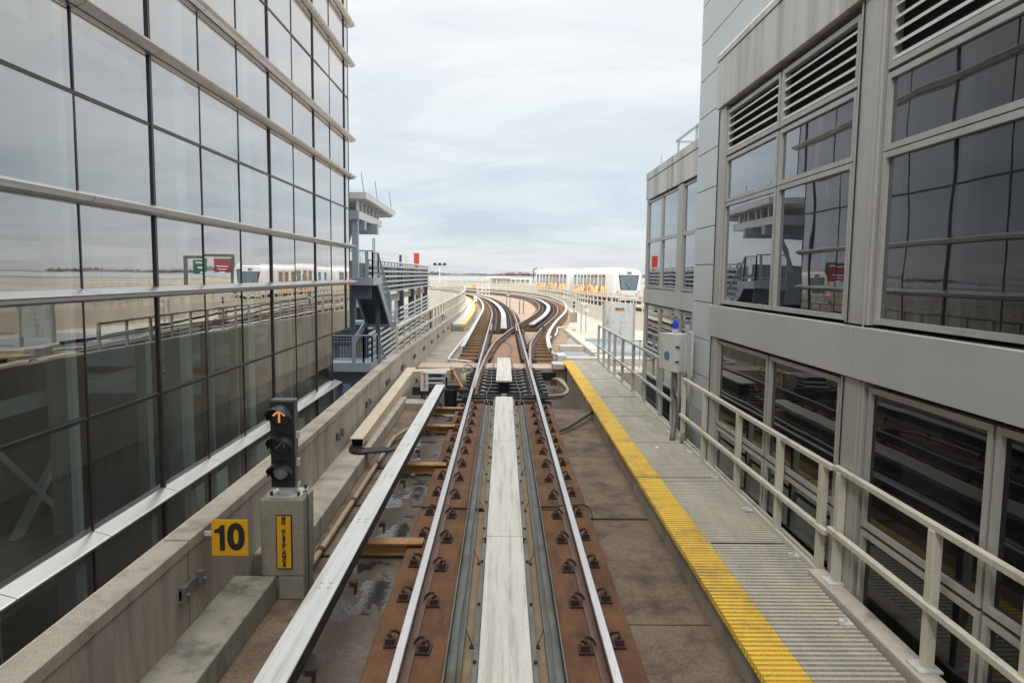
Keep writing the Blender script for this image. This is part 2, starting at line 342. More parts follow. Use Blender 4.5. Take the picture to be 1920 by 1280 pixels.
# winter woodland on the far shore
wd = MB()
for i in range(1500):
    x = random.uniform(-1900, 1900); y = random.uniform(2950, 3100); h = random.uniform(7, 14)*(1+.35*math.sin(x*.011)+.2*math.sin(x*.037)); r = random.uniform(6, 15); z = -4
    n = 6; wd.add([(x+r*math.cos(k*1.047), y+r*math.sin(k*1.047), z+h*random.uniform(.35, .6)) for k in range(6)]+[(x, y, z), (x+random.uniform(-1, 1), y, z+h)],
                  [(k, (k+1) % 6, 7) for k in range(6)]+[((k+1) % 6, k, 6) for k in range(6)])
tag(wd.build('far_woodland', mat('bare_woodland', (.175, .15, .14), (.12, .10, .09), .02, .95, fine=0)), 'brown leafless woodland along the far shore of the bay', 'woodland', kind='stuff')

# ------------------------------------------------------------ guideway deck
ZD = -.12
d = MB(); d.box(-2.36, 1.83, -6, 15.4, -1.5, ZD); d.box(1.83, 2.98, -6, 15.4, -1.5, ZD-.003)
tag(d.build('guideway_deck', DECK), kind='structure')
d = MB(); d.box(-2.55, 1.95, 15.4, 21.2, -1.5, -.42); d.box(1.95, 3.05, 15.4, 21.2, -1.5, -.42)
tag(d.build('switch_pit_floor', mat('oily_pit_floor', (.13, .095, .07), (.085, .06, .045), 2, .75, c3=(.18, .19, .2), s3=1.6, t3=(.60, .66), r2=.1, fine=.2)), kind='structure')
nst = 70
def resample(path, n):
    L_ = [0]
    for i in range(len(path)-1): L_.append(L_[-1]+math.dist(path[i], path[i+1]))
    out = []; j = 0
    for k in range(n):
        s = L_[-1]*k/(n-1)
        while j < len(path)-2 and L_[j+1] < s: j += 1
        t = (s-L_[j])/((L_[j+1]-L_[j]) or 1); out.append((path[j][0]+(path[j+1][0]-path[j][0])*t, path[j][1]+(path[j+1][1]-path[j][1])*t))
    return out
la = resample([(-2.55, 21.2)]+[p for p in LW if p[1] > 22], nst); ra = resample([(9.2, 21.2)]+RW, nst)
d = MB(); d.loft([[(a[0]-.1, a[1], ZD-.01), (b[0]+.1, b[1], ZD-.01), (b[0]+.1, b[1], -1.6), (a[0]-.1, a[1], -1.6)] for a, b in zip(la, ra)])
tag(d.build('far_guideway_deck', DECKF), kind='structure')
# side slab right of the diverging track
sp = offp(cut(B, 22, 70), 1.75); rp = resample([p for p in RW if p[1] < 66], len(sp))
d = MB(); d.loft([[(a[0], a[1], ZD+.0), (b[0], b[1], ZD+.0)] for a, b in zip(sp, rp)], 0, False, False)
tag(d.build('side_slab', DECKR), kind='structure')
# left strip behind the cross beam
d = MB(); ap = cut(LW, 22, 36); d.loft([[(a[0], a[1], ZD+.002), (-1.25, a[1], ZD+.002)] for a in ap], 0, False, False)
tag(d.build('left_deck_strip', mat('grey_tan_concrete', (.37, .33, .27), (.30, .26, .21), 1, .9, c3=(.12, .10, .085), s3=.9, t3=(.55, .68), st3=(1, .5, 1), fine=.12)), kind='structure')
# wet trough beside the left plinth
d = MB(); d.quad((-1.62, 3, ZD+.004), (-1.0, 3, ZD+.004), (-1.0, 15.4, ZD+.004), (-1.62, 15.4, ZD+.004))
tag(d.build('wet_drain_trough', PUD), kind='structure')
# transverse joints in the deck
CRK = mat('joint_filler', (.05, .04, .035), (.03, .025, .02), 3, .9, fine=.2)
LIME = mat('lime_stain', (.42, .38, .32), (.3, .26, .2), 9, .9, fine=.2)
j = MB()
for y in (5.9, 11.4, 13.4): j.box(1.05, 1.77, y, y+.012, ZD-.01, ZD+.003)
for y in (8.45,): j.box(1.05, 1.77, y, y+.035, ZD-.01, ZD+.012); j.box(-.30, -.22, y, y+.02, -.05, .012)
tag(j.build('deck_joint', CRK), kind='structure')
j = MB(); j.quad((-2.0, 4.72, ZD+.006), (-1.05, 4.68, ZD+.006), (-1.05, 4.74, ZD+.006), (-2.0, 4.78, ZD+.006)); j.quad((-2.0, 9.7, ZD+.004), (-1.75, 9.7, ZD+.004), (-1.75, 9.73, ZD+.004), (-2.0, 9.73, ZD+.004))
tag(j.build('lime_joint', LIME), kind='structure')

# ------------------------------------------------------------ parapet on the left
def wallprof(h0=-2.6, th=.19):
    return lambda i, p: [(0, h0), (0, wtop(p[1])-.10), (.012, wtop(p[1])-.085), (.012, wtop(p[1])), (-th, wtop(p[1])), (-th, h0)]
pw = thing('parapet_wall', (-2.4, 10, -1.5), 'weathered concrete parapet in panels left of the track, running towards the curve', 'parapet wall')
js = [-6, -4.7, -2.2, .35, 2.9]+[5.44+2.55*k for k in range(0, 16)]
def atw(path, y):
    for a, b in zip(path, path[1:]):
        if a[1] <= y <= b[1]: t = (y-a[1])/(b[1]-a[1]); return (a[0]+(b[0]-a[0])*t, y)
for a, b in zip(js, js[1:]):
    pp = [atw(LW, a+.012)]+[p for p in LW if a+.1 < p[1] < b-.1]+[atw(LW, b-.012)]
    m_ = MB().sweep(pp, wallprof()); m_.build('wall_panel', CONC, pw, bevel=.006)
pp = [atw(LW, js[-1]+.012)]+[p for p in LW if p[1] > js[-1]+.1]
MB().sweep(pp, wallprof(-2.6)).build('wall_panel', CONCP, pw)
OUTC = mat('lightened_concrete', (.62, .54, .42), (.50, .43, .32), .8, .9, c3=(.45, .38, .28), s3=.9, t3=(.5, .75), st3=(1.5, 1.5, .25), fine=.1)  # concrete lightened to paint in light missing from the narrow gap
MB().sweep([p for p in LW if p[1] < 60], lambda i, p: [(-.195, -1.9), (-.195, wtop(p[1])-.015), (-.215, wtop(p[1])-.015), (-.215, -1.9)]).build('lightened_outer_face', OUTC, pw)
c = MB().sweep([(p[0]-.005, p[1]) for p in LW if p[1] < js[-1]], lambda i, p: [(-.02, -1.5), (-.02, wtop(p[1])-.12), (-.15, wtop(p[1])-.12), (-.15, -1.5)]); c.build('joint_core', JOINT, pw)
SPL = mat('galvanised_plate', (.24, .25, .255), (.17, .18, .18), 10, .5, .4, fine=.15)
def splice(y):
    x = atw(LW, y)[0]; z = wtop(y)-.36
    b = MB(); b.box(x, x+.02, y-.17, y+.17, z-.035, z+.035); b.box(x, x+.05, y-.17, y-.12, z-.06, z+.06); b.box(x, x+.05, y+.12, y+.17, z-.06, z+.06)
    for s in (-.145, .145): b.tube([(x+.02, y+s, z), (x+.075, y+s, z)], .014, 6)
    b.build('splice_plate', SPL, pw)
for y in js[4:]: splice(y)
# handrail on it
def handrail(name, path, zt, zb, zm, pitch, mt, label, cat, posts=.045, start=0, w=.05, h=.045, last=None, group=None):
    o0 = path[0]; t = thing(name, (o0[0], o0[1], zb(o0[1])), label, cat, group)
    MB().sweep(path, lambda i, p: [(-w/2, zt(p[1])-h), (w/2, zt(p[1])-h), (w/2, zt(p[1])), (-w/2, zt(p[1]))]).build('top_rail', mt, t)
    for f in zm:
        q = lambda y, f=f: zb(y)+(zt(y)-zb(y))*f
        MB().sweep(path, lambda i, p: [(-w/2*.8, q(p[1])-h/2), (w/2*.8, q(p[1])-h/2), (w/2*.8, q(p[1])+h/2), (-w/2*.8, q(p[1])+h/2)]).build('mid_rail', mt, t)
    for k, (x, y, an) in enumerate(walk(path, pitch, start)):
        if k > 95: break
        b = MB(); s = posts/2; b.box(x-s, x+s, y-s, y+s, zb(y)-.002, zt(y)-h+.002); b.build('post', mt, t)
    return t
lp = offp([p for p in LW if p[1] >= 17.4], -.09)
handrail('parapet_railing', lp, rtop, wtop, [.45], 1.3, RAILW, 'pale metal railing on top of the left parapet, curving away to the left', 'railing', .06, 0, .07, .06)
# black anchor boxes along the far parapet are the splice plates; curved walkway
wk = thing('side_walkway', (-2.2, 36, ZD), 'pale walkway with a yellow edge between the left parapet and the far track', 'walkway')
wp = [p for p in LW if p[1] >= 36]
MB().sweep(wp, [(.02, ZD), (.62, ZD), (.62, .16), (.02, .16)]).build('curb', CONCP, wk)
MB().sweep(wp, [(.015, .162), (.42, .162), (.42, .25), (.015, .25)]).build('tread', mat('pale_tread', (.55, .55, .50), (.48, .48, .44), 1.2, .7, stretch=(.3, 4, 1), fine=.05), wk)
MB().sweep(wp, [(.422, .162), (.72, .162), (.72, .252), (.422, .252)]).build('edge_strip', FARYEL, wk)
MB().sweep(wp, [(.03, ZD), (.68, ZD), (.68, .13), (.03, .13)]).build('riser', CONCP, wk)

# ledge in front of the parapet, signal pier
lg = MB(); lg.prismy([(-2.375, ZD), (-2.0, ZD), (-2.0, .10), (-2.375, .10)], -6, 6.34); 
tag(lg.build('concrete_ledge', PIER, bevel=.012), 'low concrete ledge along the parapet foot, nearest the viewer', 'ledge')
lg = MB(); lg.prismy([(-2.375, ZD), (-1.98, ZD), (-1.98, .10), (-2.375, .10)], 6.82, 15.6, dx=-.12)
tag(lg.build('concrete_ledge', CONC, bevel=.012), 'concrete ledge carrying the beige cable duct behind the signal pier', 'ledge')
pr = thing('signal_pier', (-1.9, 6.55, ZD), 'square concrete pier with a vertical yellow warning sign, carrying the signal', 'pier')
b = MB(); b.box(-2.13, -1.745, 6.32, 6.66, .10, .80); b.box(-1.98, -1.75, 6.325, 6.655, ZD, .102); b.build('pier_block', PIER, pr, bevel=.014)
sg = thing('clearance_sign', (-1.905, 6.315, .22), 'narrow yellow sign with black letters NO CLEARANCE down the pier', 'sign')
b = MB(); b.box(-1.985, -1.845, 6.306, 6.317, .175, .665); b.build('sign_border', INK, sg)
b = MB(); b.box(-1.976, -1.854, 6.302, 6.307, .184, .656); b.build('sign_face', YSIGN, sg)
for i, ch in enumerate('NO CLEARANCE'):
    if ch != ' ': text('letter', ch, .043, (-1.915, 6.300, .635-.0385*i), R(90), 0, INK, sg, bold=.004, ext=.001)
cw = MB(); cw.tube([(-1.78, 6.45, .83), (-1.75, 6.42, .86), (-1.728, 6.40, .80), (-1.728, 6.40, .2), (-1.728, 6.4, ZD)], .007, 6)
tag(cw.build('signal_cable', mat('green_cable', (.05, .08, .06), None, 3, .5)), 'thin cable running down the side of the concrete pier', 'cable')
# signal head
S = thing('signal', (-1.93, 6.5, .8), 'black three-lamp track signal with a lit orange arrow on the pier', 'signal')
b = MB(); b.box(-2.07, -1.78, 6.36, 6.64, .80, .815); b.box(-1.99, -1.86, 6.44, 6.58, .815, .88); b.box(-2.02, -1.83, 6.47, 6.55, .86, .90)
b.build('mounting_base', GREYP, S)
for dx_ in (-.12, .12):
    for dy_ in (-.11, .11): MB().tube([(-1.925+dx_, 6.5+dy_, .815), (-1.925+dx_, 6.5+dy_, .85)], .014, 6).build('anchor_bolt', RUSTD, S)
b = MB(); b.box(-2.05, -1.842, 6.40, 6.427, .885, 1.665); b.build('housing', BLACK, S, bevel=.01)
b = MB(); b.box(-2.05, -1.84, 6.43, 6.53, .885, 1.672); b.build('back_box', mat('dark_grey_enamel', (.15, .155, .16), (.11, .115, .12), 8, .5, fine=.15), S, bevel=.004)
for zc_ in (1.10, 1.35): 
    b = MB(); b.box(-1.841, -1.815, 6.46, 6.50, zc_-.03, zc_+.03); b.build('hinge', GREYP, S)
for k, zc_ in enumerate((1.53, 1.28, 1.03)):
    xx = -1.957
    ln = MB(); n = 24
    ln.loft([[(xx+r*math.cos(2*math.pi*i/n), yy, zc_+r*math.sin(2*math.pi*i/n)) for i in range(n)] for r, yy in ((.094, 6.40), (.094, 6.365), (.082, 6.365), (.080, 6.385))], 0, True, True)
    h = ln.build('lamp_ring', BLACK, S, smooth=False)
    hd = MB(); rings = []
    for i in range(15):
        a = R(-15+210*i/14); dep = 6.36-.15*max(.12, math.sin(max(0, min(math.pi, R(-15+210*i/14)*1.0)))**.6 if 0 < a < math.pi else .12)
        rings.append([(xx+.100*math.cos(a), 6.40, zc_+.100*math.sin(a)), (xx+.106*math.cos(a), 6.40, zc_+.106*math.sin(a)), (xx+.106*math.cos(a), dep, zc_+.106*math.sin(a)-.01), (xx+.100*math.cos(a), dep, zc_+.100*math.sin(a)-.01)])
    hd.loft(rings); hd.build('visor', BLACK, S, smooth=False)
    if k < 2:
        an = 0 if k == 0 else R(-45); mt = AMBER if k == 0 else OFFARROW; ar = MB()
        def rp_(x, z): return (xx-.005+x*math.cos(an)-z*math.sin(an), zc_+x*math.sin(an)+z*math.cos(an))
        for (a0, a1) in (((0, -.052), (0, .05)), ((-.052, .008), (0, .054)), ((.052, .008), (0, .054))):
            p0 = rp_(*a0); p1 = rp_(*a1); ar.tube([(p0[0], 6.380-.004*k, p0[1]), (p1[0], 6.380, p1[1])], .0095 if k == 0 else .008, 6)
        ar.build('arrow', mt, S)
    else:
        l2 = MB(); rr = [[(xx+r*math.cos(2*math.pi*i/20), yy, zc_+r*math.sin(2*math.pi*i/20)) for i in range(20)] for r, yy in ((.078, 6.38), (.05, 6.368), (.02, 6.36), (.003, 6.358))]
        l2.loft(rr); l2.build('lens', CLEAR, S, smooth=True)
# number sign
s10 = thing('number_sign', (-2.2, 5.68, .6), 'square yellow plate with black number 10 sticking out of the parapet', 'sign')
b = MB(); b.box(-2.295, -2.01, 5.70, 5.708, .545, .838); b.build('sign_plate', YSIGN, s10)
text('number', '0', .285, (-2.103, 5.697, .69), R(90), 0, INK, s10, bold=.0125, sx_=.93, ext=.001)
q = MB(); q.add([(x, y_, z) for y_ in (5.696, 5.699) for x, z in ((-2.232, .588), (-2.192, .588), (-2.192, .795), (-2.222, .795), (-2.240, .768), (-2.272, .757), (-2.272, .730), (-2.232, .730))],
    [tuple(range(8)), tuple(range(15, 7, -1))]+[(i, i+8, (i+1) % 8+8, (i+1) % 8) for i in range(8)]); q.build('number', INK, s10)
b = MB(); b.box(-2.37, -2.28, 5.71, 5.72, .70, .74); b.build('sign_bracket', GREYP, s10)

# ------------------------------------------------------------ rails
def railprof(o, wide=.036, z0=0.0, z1=.18):
    f = .07
    return [(o-f, z0+.004), (o+f, z0+.004), (o+f, z0+.018), (o+.012, z0+.035), (o+.010, z1-.045), (o+wide, z1-.035), (o+wide*.97, z1-.012),
            (o-wide*.97, z1-.012), (o-wide, z1-.035), (o-.010, z1-.045), (o-.012, z0+.035), (o-f, z0+.018)]
def headprof(o, z1=.18, wide=.034): return [(o-wide, z1-.0118), (o+wide, z1-.0118), (o+wide*.95, z1-.003), (o+wide*.8, z1), (o-wide*.8, z1), (o-wide*.95, z1-.003)]
def rail(path, o, parent, top=RAILT, z1=.18, name='running_rail'):
    r = MB().sweep(path, railprof(o, z1=z1)).build(name, RAILS, parent)
    MB().sweep(path, headprof(o, z1)).build('rail_head', top, r); return r
G = .735
T1 = thing('railway_track', (.04, 5, 0), 'straight near track: two running rails clipped to rusty plinths beside a pale centre plate', 'railway track')
near = [p for p in A if p[1] < 15.3]+[(.04, 15.3)]
for s in (-1, 1): rail(near, s*G, T1)
for s in (-1, 1):
    a_, b_ = sorted((s*.43, s*1.04))
    m_ = MB(); yy = [-6, 1.0, 8.43]; 
    for y0, y1 in ((-6, 8.44), (8.47, 15.35)): m_ = MB().sweep([(.04, y0), (.04, y1)], [(a_, ZD-.002), (b_+(0), ZD-.002), (b_-(.04 if s > 0 else 0), .0), (a_+(.04 if s < 0 else 0), .0)]); m_.build('plinth', RUST, T1, bevel=.01)
    # cable angle between plinth and slab
    an = MB().sweep(near, [(s*.425, -.03), (s*.415, -.03), (s*.415, .085), (s*.425, .085)] if s > 0 else [(s*.415, -.03), (s*.425, -.03), (s*.425, .085), (s*.415, .085)])
    an.sweep(near, [(min(s*.415, s*.31), -.028), (max(s*.415, s*.31), -.028), (max(s*.415, s*.31), -.012), (min(s*.415, s*.31), -.012)])
    an.sweep(near, [(min(s*.318, s*.308), -.012), (max(s*.318, s*.308), -.012), (max(s*.318, s*.308), .03), (min(s*.318, s*.308), .03)])
    an.build('cable_channel', GRAYM, T1)
    w_ = MB(); pts = [(.04+s*(.345+.006*math.sin(k*1.7)), -1+k*.55, .045+.012*math.sin(k*2.3)) for k in range(30)]; w_.tube(pts, .006, 5); w_.build('signal_wire', GRAYM, T1)
    for k in range(10):
        y = 2.35+k*1.55
        if y > 15: break
        q = MB(); q.bar((.04+s*.30, y, .07), (.04+s*.245, y-.08, -.02), .006, .006); q.box(.04+s*.225, .04+s*.27, y-.10, y-.06, -.03, -.018); q.build('wire_bracket', RUSTD, T1)
MB().sweep(near, [(-.32, ZD), (.32, ZD), (.32, -.03), (-.32, -.03)]).build('centre_slab', SLAB, T1)
for s in (-1, 1):
    for y0, y1 in ((-2, 7.0), (7.15, 10.2), (10.35, 15.2)):
        f_ = MB(); f_.box(.04+s*.185, .04+s*.222, y0, y1, .135, .15); f_.build('plate_flange', GRAYM, T1)
    for k in range(16):
        y = 2.3+k*.85
        q = MB(); q.box(.04+s*.16, .04+s*.205, y-.02, y+.02, -.03, .12); q.tube([(.04+s*.21, y, .15), (.04+s*.21, y, .165)], .013, 6); q.build('plate_support', RUSTD, T1)
for y0, y1 in ((-4, 2.55), (2.562, 7.07), (7.082, 11.1), (11.11, 15.15)):
    m_ = MB(); m_.box(.04-.18, .04+.18, y0, y1, .15, .195); m_.build('reaction_plate', ALU, T1, bevel=.004)

# fasteners
def clip_mesh(s):
    b = MB()
    b.box(-.005, .115, -.075, .075, 0, .016)                 # shoulder plate beside the foot
    b.box(.03, .10, -.05, .0, .016, .062)
    b.tube([(.035, -.02, .03), (.065, -.02, .085), (.06, .015, .10), (.02, .04, .085), (-.015, .045, .05), (-.02, .02, .042)], .0125, 6)
    b.tube([(.078, .045, .016), (.078, .045, .045)], .02, 6); b.tube([(.078, .045, .045), (.078, .045, .062)], .011, 6)
    if s < 0:
        b.v = [(-x, y, z) for x, y, z in b.v]
    return b
protos = {}
for s in (-1, 1):
    o = clip_mesh(s).build('rail_clip', RUSTD, None, org=(0, 0, 0)); protos[s] = o.data; bpy.data.objects.remove(o)
def clip(parent, x, y, s, rz=0, z=.002, sc=1.0):
    o = bpy.data.objects.new('rail_clip', protos[s]); COL.objects.link(o); o.parent = parent
    po = parent_origin(parent); o.location = (x-po[0], y-po[1], z-po[2]); o.rotation_euler.z = rz; o.scale = (sc, sc, sc)
for k in range(17):
    y = 3.14+.728*k
    for r_ in (-1, 1):
        for s in (-1, 1): clip(T1, .04+r_*G+s*.075, y+.05*s*r_+random.uniform(-.015, .015), s, random.uniform(-.12, .12), sc=random.uniform(.92, 1.0))

RIV = mat('tan_rivet', (.56, .52, .42), (.50, .46, .36), 8, .6)
# ---- power rail of the near track
FARCOV = mat('far_power_rail_cover', (.54, .555, .54), (.48, .49, .475), 1, .5, fine=.05)
def prail(path, o, parent, z=.45, w=.095, mt=None):
    MB().sweep(path, [(o-w, z-.016), (o-w+.004, z-.022), (o+w-.004, z-.022), (o+w, z-.016), (o+w, z-.003), (o+w*.7, z), (o-w*.7, z), (o-w, z-.003)]).build('cover_board', mt or ALUC, parent)
    MB().sweep(path, [(o+w*.25, z-.15), (o+w*.85, z-.15), (o+w*.85, z-.024), (o+w*.25, z-.024)]).build('conductor', DARKM, parent)
P1 = thing('power_rail', (-1.32, 6, ZD), 'pale covered power rail left of the near straight track', 'power rail')
ppath = [(.04, -3), (.04, 4), (.04, 8), (.04, 12), (.04, 15.1)]; prail(ppath, -1.36, P1)
b = MB(); b.add([(.04-1.455, 15.1, .428), (.04-1.265, 15.1, .428), (.04-1.265, 15.1, .449), (.04-1.455, 15.1, .449), (.04-1.44, 15.5, .34), (.04-1.28, 15.5, .34), (.04-1.28, 15.5, .36), (.04-1.44, 15.5, .36)],
                [(0, 1, 2, 3), (4, 7, 6, 5), (0, 4, 5, 1), (1, 5, 6, 2), (2, 6, 7, 3), (3, 7, 4, 0)]); b.build('end_ramp', ALUC, P1)
for y in (4.45, 5.9, 7.3, 8.8, 10.3, 11.6, 12.9, 13.9, 14.8):
    for dx_, dy_ in ((-.035, -.06), (.035, -.06), (-.035, .02), (.035, .02)): MB().tube([(-1.32+dx_, y+dy_-.5, .449), (-1.32+dx_, y+dy_-.5, .4535)], .015, 8).build('rivet', RIV, P1)
for y in (4.6, 5.9, 7.3, 8.8, 10.3, 11.6, 12.9, 14.0):
    b = MB(); b.box(-1.25, -1.19, y-.03, y+.03, .21, .25); b.box(-1.21, -1.195, y-.03, y+.03, .14, .21); b.build('support_bracket', RUSTD, P1)
for k, y in enumerate((4.42, 7.32, 10.3, 12.9, 14.6)):
    b = MB(); h = .13
    for zz in (.0, h-.02): b.box(-1.48, -.80, y-.085, y+.085, zz-.08, zz-.062)
    b.box(-1.48, -.80, y-.012, y+.012, -.064, h-.098)
    b.box(-.90, -.86, y-.04, y+.0, .03, .05)
    tag(b.build('steel_cross_arm', YSTEEL), ['ochre steel arm under the power rail, nearest to the viewer', 'ochre steel arm tying the power rail to the plinth beside the wet patch', 'ochre steel arm second behind the number sign', 'ochre steel arm just before the curved duct cables', 'ochre steel arm beside the switch machine'][k], 'steel arm', 'ochre arms under the power rail')

# ------------------------------------------------------------ turnout
T2 = thing('turnout', (.04, 18, 0), 'track switch with dark ties where the right hand track branches off', 'track switch')
st = [(.04, 15.3), (.04, 20), (.04, 25), (.04, 30), (.04, 34.5)]
for s in (-1, 1): rail(st, s*G, T2)
bb = [p for p in B if 16.2 < p[1] < 36]
bl = offp(B, -G); br = offp(B, G)
rail([p for p in B if 16.2 <= p[1] <= 36], -G+.035, T2, OLDT, name='switch_rail')
rail([p for p in B if 19.5 <= p[1] <= 36], G-.02, T2, OLDT, name='switch_rail')
TIE = mat('tie_rusty', (.125, .075, .05), (.075, .045, .032), 3, .8, bump=.003, fine=.2)
PLT = mat('worn_slide_plate', (.50, .50, .48), (.20, .13, .09), 5, .35, .6, fine=.1)
def bx_at(y):
    p = atw(B, y); return p[0]
y = 15.85
while y < 35.5:
    bx = bx_at(max(y, 15.7)); x0 = -1.02; x1 = max(1.10, bx+1.02) 
    dark = y < 21
    if 20.9 < y < 22.5: y += .62; continue
    o = T2
    if dark: t = MB(); t.box(x0, x1, y-.11, y+.11, -.36, -.004); o = t.build('tie', DARKM, T2)
    sub = [.04-G, .04+G] + ([bx-G, bx+G] if bx > .14 else [])
    for xr in sub:
        q = MB(); q.box(xr-.21, xr+.21, y-.075, y+.075, -.06, -.0025)
        for s in (-1, 1):
            q.box(xr+s*.085, xr+s*.20, y-.07, y+.07, -.003, .012); q.box(xr+s*.10, xr+s*.15, y-.035, y+.035, .012, .055)
            q.tube([(xr+s*.17, y, .012), (xr+s*.17, y, .04)], .02, 6)
        e = q.build('tie_plate', DARKM if dark else RUSTD, None); e.parent = o; po = parent_origin(o) if '_org' in o else (0, 0, 0); e.location = Vector(e['_org'])-Vector(po)
        if dark:
            q = MB(); sd_ = 1 if xr < 0 else -1
            q.box(xr+sd_*.04, xr+sd_*.27, y-.06, y+.06, .0, .022); e = q.build('slide_plate', PLT, None); e.parent = o; e.location = Vector(e['_org'])-Vector(po)
    y += .62 if y > 21 else .56
for P_, o_ in ((st, -G), (st, G), (B, -G+.035), (B, G-.02)):
    pg = [p for p in (crom(P_, 1.0) if P_ is st else P_) if 22.4 < p[1] < 34]
    for s_ in (-.115, .115):
        MB().sweep(pg, [(o_+s_-.03, -.02), (o_+s_+.03, -.02), (o_+s_+.03, .05), (o_+s_-.03, .05)]).build('guard_bar', RUSTD, T2)
for y in (15.75, 16.05):
    b = MB(); b.box(-.9, 1.05, y-.03, y+.03, .03, .08); b.build('throw_rod', DARKM, T2)
    b = MB(); b.box(-.02, .10, y-.02, y+.02, .08, .095); b.build('rod_clamp', WHITEP, T2)
b = MB(); b.box(-.75, .85, 15.45, 15.5, .0, .06); b.build('front_stretcher', RAILS, T2)
m_ = MB(); m_.box(-.15, .23, 16.7, 21.35, .26, .30); m_.build('reaction_plate', ALU, T2, bevel=.004)
m_ = MB(); m_.box(-.09, .17, 16.9, 21.1, -.1, .255); m_.build('plate_base', DARKM, T2)
def snake(pts, r, nm, parent, mt=GRAYM): MB().tube(crom(pts, .25), r, 5).build(nm, mt, parent)
snake([(-.30, 15.2, .03), (-.36, 16.2, .06), (-.28, 17.6, .04), (-.3, 20, .04), (-.27, 23, .05), (-.45, 27, .05), (.2, 30.5, .05), (.6, 33, .05)], .014, 'jumper_cable', T2)
snake([(.38, 15.2, .03), (.42, 16.2, .06), (.36, 18, .04), (.33, 21, .04), (.25, 24, .05), (.35, 27, .05), (.10, 30, .05), (.3, 34, .05)], .014, 'jumper_cable', T2)
for s in (-1, 1): rail([(.04+s*.62-.5*(s < 0)*0, 33.2), (.04+s*.62, 37.5)], 0, T2, OLDT, name='check_rail')
# tan infill slab between the ties
d = MB(); d.box(-1.25, 1.15, 22.35, 33.5, -.2, -.03); tag(d.build('turnout_slab', mat('rusty_slab', (.34, .21, .125), (.25, .145, .08), 1.6, .9, bump=.003, c3=(.28, .15, .08), s3=1, t3=(.5, .72), fine=.15)), kind='structure')
b = MB(); pa = [(1.0, 22.4), (1.55, 26), (2.0, 29), (2.6, 33.5), (3.4, 38)]; b.loft([[(x-.9, y_, -.08), (x+.55, y_, -.08)] for x, y_ in pa], 0, False, False)
tag(b.build('turnout_slab_right', mat('tan_slab', (.40, .30, .19), (.32, .23, .14), 1.5, .9, c3=(.2, .13, .08), s3=1.2, fine=.12)), kind='structure')

# cross beam
cb = thing('cross_beam', (0, 21.6, -.4), 'concrete beam crossing the pit under the rails behind the switch', 'concrete beam')
b = MB(); b.box(-2.55, 1.95, 21.2, 22.3, -.42, .0); b.build('beam', mat('beam_concrete', (.52, .43, .36), (.46, .36, .29), 1.4, .9, stretch=(5, .6, 1), c3=(.50, .30, .22), s3=.6, t3=(.5, .7), fine=.1), cb)
b = MB(); b.box(1.5, 1.85, 21.0, 21.7, .0, .16); b.build('beam_end_block', CONCP, cb, bevel=.01)
b = MB(); b.box(1.72, 1.99, 22.0, 22.9, .0, .30); tag(b.build('junction_box', GREYP, bevel=.01), 'small grey box at the far end of the yellow walkway edge', 'junction box')
b = MB(); b.box(.95, 1.6, 21.18, 21.21, -.36, -.12); b.build('beam_opening', JOINT, cb)
FARAL = mat('grey_reaction_plate', (.44, .45, .445), (.37, .375, .36), 2, .5, fine=.05)
FARM = mat('brown_cross_arm', (.33, .205, .105), (.22, .125, .065), 2, .8, fine=.1)
# ------------------------------------------------------------ tracks beyond
def far_track(P, o0, label, ptop, prs, y0rail, y0plate, y0p, nm='railway_track', sl=(.34, -.06)):
    t = thing(nm, (P[0][0], P[0][1], 0), label, 'railway track')
    pr_ = [p for p in P if p[1] >= y0rail]
    for s in (-1, 1): rail(pr_, s*G, t, ptop)
    for s in (-1, 1):
        a_, b_ = sorted((s*.45, s*1.02)); MB().sweep(pr_, [(a_, ZD-.01), (b_, ZD-.01), (b_, -.003), (a_, -.003)]).build('plinth', RUST, t)
        a_, b_ = sorted((s*.40, s*.43)); MB().sweep(pr_, [(a_, -.02), (b_, -.02), (b_, .09), (a_, .09)]).build('cable_channel', GRAYM, t)
    MB().sweep(pr_, [(-.4, ZD), (.4, ZD), (.4, -.04), (-.4, -.04)]).build('centre_slab', RUST, t)
    pl = [p for p in P if p[1] >= y0plate]
    MB().sweep(pl, [(-.15, .14), (.15, .14), (.15, .19), (-.15, .19)]).build('reaction_plate', FARAL, t)
    pq = [p for p in P if p[1] >= y0p]
    prail(pq, prs, t, w=.07, mt=FARCOV)
    sgn = -1 if prs < 0 else 1
    for k, (x, y_, an) in enumerate(walk(pq, 1.1, 0)):
        if k > 60: break
        r_ = (math.sin(an), -math.cos(an)); 
        b = MB(); b.bar((x+r_[0]*.85*sgn, y_+r_[1]*.85*sgn, .02), (x+r_[0]*1.5*sgn, y_+r_[1]*1.5*sgn, .02), .16, .10); b.build('cross_arm', FARM, t)
    for k, (x, y_, an) in enumerate(walk(pr_, .73, 0)):
        if k > 45: break
        r_ = (math.sin(an), -math.cos(an)); b = MB(); b.bar((x-r_[0]*.9, y_-r_[1]*.9, .0), (x+r_[0]*.9, y_+r_[1]*.9, .0), .10, .03)
        for s in (-1, 1):
            for q in (-.13, .13):
                cx_ = x+r_[0]*(s*G+q); cy_ = y_+r_[1]*(s*G+q); b.box(cx_-.05, cx_+.05, cy_-.07, cy_+.07, .0, .06)
        b.build('clip_row', RUSTD, t)
    return t
far_track(A, 0, 'left of the two far tracks, bending left with a silver centre plate', RAILT, -1.36, 34.5, 34, 22.9)
far_track(B, 0, 'right of the two far tracks, swinging right and back in an S', OLDT, 1.36, 36, 36.5, 22.9)

